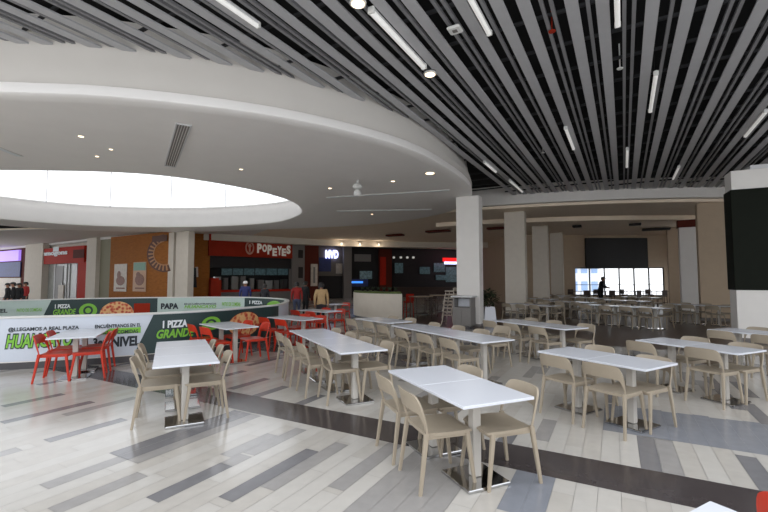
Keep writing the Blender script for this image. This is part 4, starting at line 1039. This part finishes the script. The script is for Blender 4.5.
for j in range(130):
    a = rnd.random() * 6.28; r = .05 + .3 * rnd.random(); z = .75 + .55 * rnd.random(); l = .18 + .14 * rnd.random()
    c = Vector((r * .8 * math.cos(a), r * .8 * math.sin(a), z)); d = Vector((math.cos(a + J(1)), math.sin(a + J(1)), J(.7))).normalized(); w = d.cross(Vector((0, 0, 1)))  .normalized() * .06
    mb.add([c, c + d * l * .5 + w, c + d * l, c + d * l * .5 - w, c + d * l * .5 + Vector((0, 0, .012))], [(0, 1, 4), (1, 2, 4), (2, 3, 4), (3, 0, 4), (0, 3, 2, 1)])
part_ = mb.build('foliage', M_leaf, t)
mb = MB()
for j in range(5): mb.tube([(J(.04), J(.04), .64), (J(.15), J(.15), 1.0), (J(.25), J(.25), 1.2)], [.012, .009, .004], 6)
mb.build('stem', M_dwood, t, True)
p = up(466, 327.5, 0); t = thing('waste_station', 'grey waste station with open front and pale tray top before the nearest column', 'waste bin', (p.x - .12, p.y - .32, 0), R(-29))
mb = MB(); mb.box((0, 0, .06), (.5, .46, .12)); mb.build('plinth', M_plinth, t)
mb = MB(); mb.box((0, 0, .43), (.66, .55, .64), 0, 0, .015); mb.build('body', M_sgrey, t)
mb = MB(); mb.box((-.16, -.28, .43), (.3, .012, .56)); mb.build('door', M_sgrey, t); mb = MB(); mb.box((.16, -.28, .43), (.3, .012, .56)); mb.build('door', M_sgrey, t)
mb = MB()
for x in (-.3, .3): mb.box((x, 0, .92), (.05, .5, .35))
mb.box((0, .22, .92), (.6, .03, .35)); mb.build('hood', M_sgrey, t)
mb = MB(); mb.box((0, .18, .9), (.54, .03, .28)); mb.build('white_liner', M_pot, t)
mb = MB(); mb.box((0, 0, 1.12), (.78, .62, .05), 0, 0, .012); mb.build('tray_shelf', M_edge, t)
COLS.append((p.x, p.y))
def high_chair(p, z, label):
    t = thing('high_chair', label, 'high chair', (p.x, p.y, z), R(60), 'stacked high chairs beside the nearest column')
    for sx in (-1, 1):
        for sy in (-1, 1):
            mb = MB(); mb.tube([(sx * .24, sy * .24, 0), (sx * .19, sy * .15, .44 if sy > 0 else .62)], [.022, .018], 6); mb.build('leg', M_highch, t, True)
    mb = MB(); mb.box((0, 0, .38), (.36, .3, .03)); mb.build('seat', M_highch, t)
    mb = MB(); mb.box((0, -.17, .56), (.36, .025, .14), 0, 0, .008); mb.build('backrest', M_highch, t)
    for s in (-1, 1): mb = MB(); mb.box((s * .215, 0, .5), (.03, .36, .035), 0, 0, .008); mb.build('armrest', M_highch, t)
    mb = MB(); mb.box((0, .17, .5), (.42, .03, .035)); mb.build('front_bar', M_highch, t)
    mb = MB(); mb.box((0, .23, .12), (.46, .025, .03)); mb.build('stretcher', M_highch, t)
p = up(449.5, 325, 0)
for k, w in enumerate(('lowest', 'second from the bottom', 'third from the bottom', 'topmost')): high_chair(Vector((p.x, p.y, 0)) + Vector((.03 * k, .02 * k, 0)), .26 * k, 'pale wooden high chair, %s in the stack beside the nearest column' % w)
def bar_table(px, py, label, group=None, rz=30, top=None):
    p = up(px, py, 0); t = thing('bar_table', label, 'table', (p.x, p.y, 0), R(rz), group)
    mb = MB(); mb.box((0, 0, .98), (.9, .6, .035), 0, 0, .006); mb.build('tabletop', top or M_tan, t)
    for sx in (-1, 1):
        for sy in (-1, 1): mb = MB(); mb.tube([(sx * .4, sy * .25, 0), (sx * .4, sy * .25, .965)], .02, 6); mb.build('leg', M_dwood, t, True)
    mb = MB(); mb.box((0, 0, .25), (.8, .03, .03)); mb.build('stretcher', M_dwood, t)
bar_table(421, 319, 'dark-legged bar table right of the cream planter counter'); bar_table(441, 316, 'dark-legged bar table behind the stacked high chairs')
def stool(px, py, m, label, group=None, rz=20):
    p = up(px, py, 0); t = thing('bar_stool', label, 'stool', (p.x, p.y, 0), R(rz), group)
    mb = MB(); mb.box((0, 0, .72), (.38, .36, .05), 0, 0, .015); mb.build('seat', m, t)
    mb = MB(); mb.box((0, -.17, .92), (.38, .03, .32), 0, 0, .01); mb.build('backrest', m, t)
    for sx in (-1, 1):
        for sy in (-1, 1): mb = MB(); mb.tube([(sx * .18, sy * .18, 0), (sx * .15, sy * .15, .7)], [.016, .018], 6); mb.build('leg', m, t, True)
    mb = MB(); mb.box((0, .17, .25), (.34, .02, .02)); mb.build('footrest', m, t)
stool(408.5, 318, M_red, 'red bar stool against the right end of the planter counter')
stool(431, 315, M_dwood, 'dark bar stool between the two bar tables')
for k in range(5): bar_table(577 + 21 * k, 306.5, '%s from the left of the high dark tables before the rear window' % (ORD + ['fifth'])[k], 'high tables before the rear window', 0, M_dwood)
for k in range(8): stool(572 + 13 * k, 308.2 if k % 2 else 305.6, M_dwood, 'dark bar stool, %s from left of those at the high tables' % (ORD + ['fifth', 'sixth', 'seventh', 'eighth'])[k], 'bar stools before the rear window', 10 * (k % 3) + (180 if k % 2 == 0 else 0))

# ------------------------------------------------------------------ people
def person(px, py_head, Y, height, heading, top, legs, label, hair=True, cap=None, arm='down', lean=0.0, bulk=1.0):
    c = at(px, py_head, Y); k = height / 1.7
    t = thing('person', label, 'person', (c.x, c.y, 0), R(heading - 90))
    J_ = {}; V = []; E = []; RAD = []
    def v(name, x, y, z, r):
        J_[name] = len(V); V.append((x * k, (y + lean * max(0, z - .9)) * k, z * k)); RAD.append(r * k)
    def e(a, b): E.append((J_[a], J_[b]))
    v('pelvis', 0, 0, .93, .135); v('waist', 0, -.01, 1.08, .125); v('chest', 0, 0, 1.28, .15); v('neck0', 0, -.01, 1.43, .075); v('neck', 0, .01, 1.48, .056); v('head', 0, .025, 1.57, .085); v('crown', 0, .02, 1.645, .07)
    for a, b in (('pelvis', 'waist'), ('waist', 'chest'), ('chest', 'neck0'), ('neck0', 'neck'), ('neck', 'head'), ('head', 'crown')): e(a, b)
    for s, n_ in ((-1, 'l'), (1, 'r')):
        v('sh' + n_, s * .17, -.01, 1.39, .07)
        if arm == 'down': el, wr = (s * .235, -.02, 1.12), (s * .24, .06, .87)
        else: el, wr = (s * .24, .12, 1.15), (s * .16, .36, 1.1)
        v('el' + n_, *el, .045); v('wr' + n_, *wr, .03)
        d = (Vector(wr) - Vector(el)).normalized(); pm = Vector(wr) + d * .06; v('pa' + n_, *pm, .032)
        e('chest', 'sh' + n_); e('sh' + n_, 'el' + n_); e('el' + n_, 'wr' + n_); e('wr' + n_, 'pa' + n_)
        for f_ in range(4):
            o_ = (f_ - 1.5) * .018; q1 = pm + d * .045 + Vector((0, o_, 0)) * (1 if arm == 'down' else 0) + Vector((o_, 0, 0)) * (0 if arm == 'down' else 1); q2 = q1 + d * (.03 + .006 * (f_ in (1, 2))) + Vector((-s * .012, 0, 0))
            v('f%d%s' % (f_, n_), *q1, .009); v('g%d%s' % (f_, n_), *q2, .0075); e('pa' + n_, 'f%d%s' % (f_, n_)); e('f%d%s' % (f_, n_), 'g%d%s' % (f_, n_))
        th = Vector(wr) + d * .035 + Vector((-s * .01, .035, 0)); v('th' + n_, *th, .011); e('wr' + n_, 'th' + n_)
        th2 = th + d * .03; v('tt' + n_, *th2, .008); e('th' + n_, 'tt' + n_)
        v('hip' + n_, s * .09, 0, .86, .105); v('kn' + n_, s * .1, .02, .48, .065); v('an' + n_, s * .1, -.02, .09, .042); v('toe' + n_, s * .115, .13, .035, .034)
        e('pelvis', 'hip' + n_); e('hip' + n_, 'kn' + n_); e('kn' + n_, 'an' + n_); e('an' + n_, 'toe' + n_)
    me = bpy.data.meshes.new('body'); me.from_pydata(V, E, []); o = bpy.data.objects.new('body', me); C.objects.link(o)
    md = o.modifiers.new('skin', 'SKIN'); md.use_smooth_shade = True
    for n_, i_ in J_.items():
        if n_ in ('pelvis', 'waist', 'chest', 'shl', 'shr', 'ell', 'elr', 'hipl', 'hipr'): RAD[i_] *= bulk
    for i, r in enumerate(RAD):
        sv = me.skin_vertices[0].data[i]; sv.radius = (r, r * (.72 if i in (J_['pelvis'], J_['waist'], J_['chest']) else 1)); sv.use_root = (i == 0)
    sd = o.modifiers.new('sub', 'SUBSURF'); sd.levels = 1; sd.render_levels = 1
    dg = bpy.context.evaluated_depsgraph_get(); nm = bpy.data.meshes.new_from_object(o.evaluated_get(dg))
    bpy.data.objects.remove(o); bpy.data.meshes.remove(me)
    nm.name = 'body'
    for m in (M_skin, top, legs, M_plinth): nm.materials.append(m)
    wrist = .9 if arm == 'down' else 0
    for p_ in nm.polygons:
        z = p_.center.z / k; x = abs(p_.center.x) / k; y = p_.center.y / k
        mi = 1
        if z > 1.455: mi = 0
        elif z < .1: mi = 3
        elif z < .92 and x < .2: mi = 2
        if arm == 'down' and x > .2 and z < .88: mi = 0
        if arm != 'down' and y > .36 and z > .9: mi = 0
        p_.material_index = mi
    b_ = bpy.data.objects.new('body', nm); C.objects.link(b_); b_.parent = t
    hy = .025 + lean * .68; hz = 1.59
    mb = MB()   # face features
    for s in (-1, 1):
        mb.box((s * .033 * k, (hy + .088) * k, 1.595 * k), (.024 * k, .012 * k, .01 * k), 0, 1)
        mb.box((s * .098 * k, (hy - .005) * k, 1.58 * k), (.016 * k, .03 * k, .05 * k), 0, 0, .006)
    mb.box((0, (hy + .1) * k, 1.565 * k), (.024 * k, .03 * k, .035 * k), 0, 0, .006); mb.box((0, (hy + .087) * k, 1.525 * k), (.045 * k, .012 * k, .01 * k), 0, 2)
    mb.build('face', [M_skin, M_hair, mat('lips', (120, 64, 56), .5, noise=.05)], t)
    hm = M_hair if cap is None else cap
    mb = MB(); rings = []
    for j in range(7):
        ph = j / 6 * 1.45; r = .112 * math.cos(ph) ** .7 if j < 6 else .012
        rings.append([((r * math.cos(q * .3927)) * k, (hy - .018 + r * 1.1 * math.sin(q * .3927)) * k, (1.6 + .105 * math.sin(ph) + (0 if j or math.sin(q * .3927) > -.2 else (-.09 if cap is None else -.02))) * k) for q in range(16)])
    mb.loft(rings); mb.build('hair' if cap is None else 'cap', hm, t, True)
    return t
C_tan = mat('cloth_tan', (176, 146, 104), .8, noise=.1); C_red = mat('cloth_red', (150, 34, 30), .8, noise=.1); C_dark = mat('cloth_dark', (34, 33, 40), .8, noise=.1)
C_blue = mat('cloth_blue', (52, 58, 110), .8, noise=.1); C_jean = mat('cloth_jeans', (66, 74, 98), .8, noise=.1); C_cap = mat('cap_white', (226, 224, 220), .7, noise=.02); C_black = mat('cloth_black', (18, 18, 20), .85, noise=.1)
person(321.5, 282.5, 14.5, 1.62, 95, C_tan, C_dark, 'person in a tan jacket standing with back turned by the red chairs', bulk=1.2)
person(297, 282, 18.6, 1.6, 100, C_red, C_jean, 'person in a red top and jeans waiting near the restaurant counter', bulk=1.15)
person(305.5, 281.5, 19.6, 1.64, 60, C_black, C_black, 'person in black behind the person in the red top', bulk=1.1)
person(245.5, 281, 18.9, 1.66, 110, C_blue, C_dark, 'person in a white cap and blue shirt at the restaurant counter', cap=C_cap, bulk=1.15)
person(265, 284, 19.2, 1.5, 80, C_dark, C_dark, 'person in dark grey clothes at the middle of restaurant counter', bulk=1.15)
person(8, 284, 20.5, 1.55, 240, C_black, C_black, 'leftmost of three people in black before the purple-signed shop', bulk=1.1)
person(13.5, 283, 19.5, 1.6, 225, C_black, C_black, 'middle of three people in black before the purple-signed shop', bulk=1.15)
person(19.5, 284, 20.6, 1.55, 260, C_black, C_black, 'rightmost of three people in black before the purple-signed shop', bulk=1.1)
person(26, 283, 22.5, 1.6, 250, C_red, C_dark, 'person in red beside the people in black at far left', bulk=1.1)
person(600, 277, 25.4, 1.9, 320, C_black, C_black, 'dark silhouetted person leaning forward before the bright rear window', arm='fwd', lean=.22, bulk=1.5)

# ------------------------------------------------------------------ light
w = bpy.data.worlds.new('sky'); SC.world = w; w.use_nodes = True
bg = w.node_tree.nodes['Background']; bg.inputs['Color'].default_value = (.92, .95, 1.0, 1); bg.inputs['Strength'].default_value = 1.0
SC.view_settings.view_transform = 'Standard'; SC.view_settings.look = 'None'; SC.view_settings.gamma = 1; SC.view_settings.use_curve_mapping = False
SC.view_settings.exposure = 1.06
SC.cycles.max_bounces = 8; SC.cycles.diffuse_bounces = 5; SC.cycles.glossy_bounces = 4; SC.cycles.use_denoising = True
SC.cycles.sample_clamp_indirect = 6
bpy.context.view_layer.update()
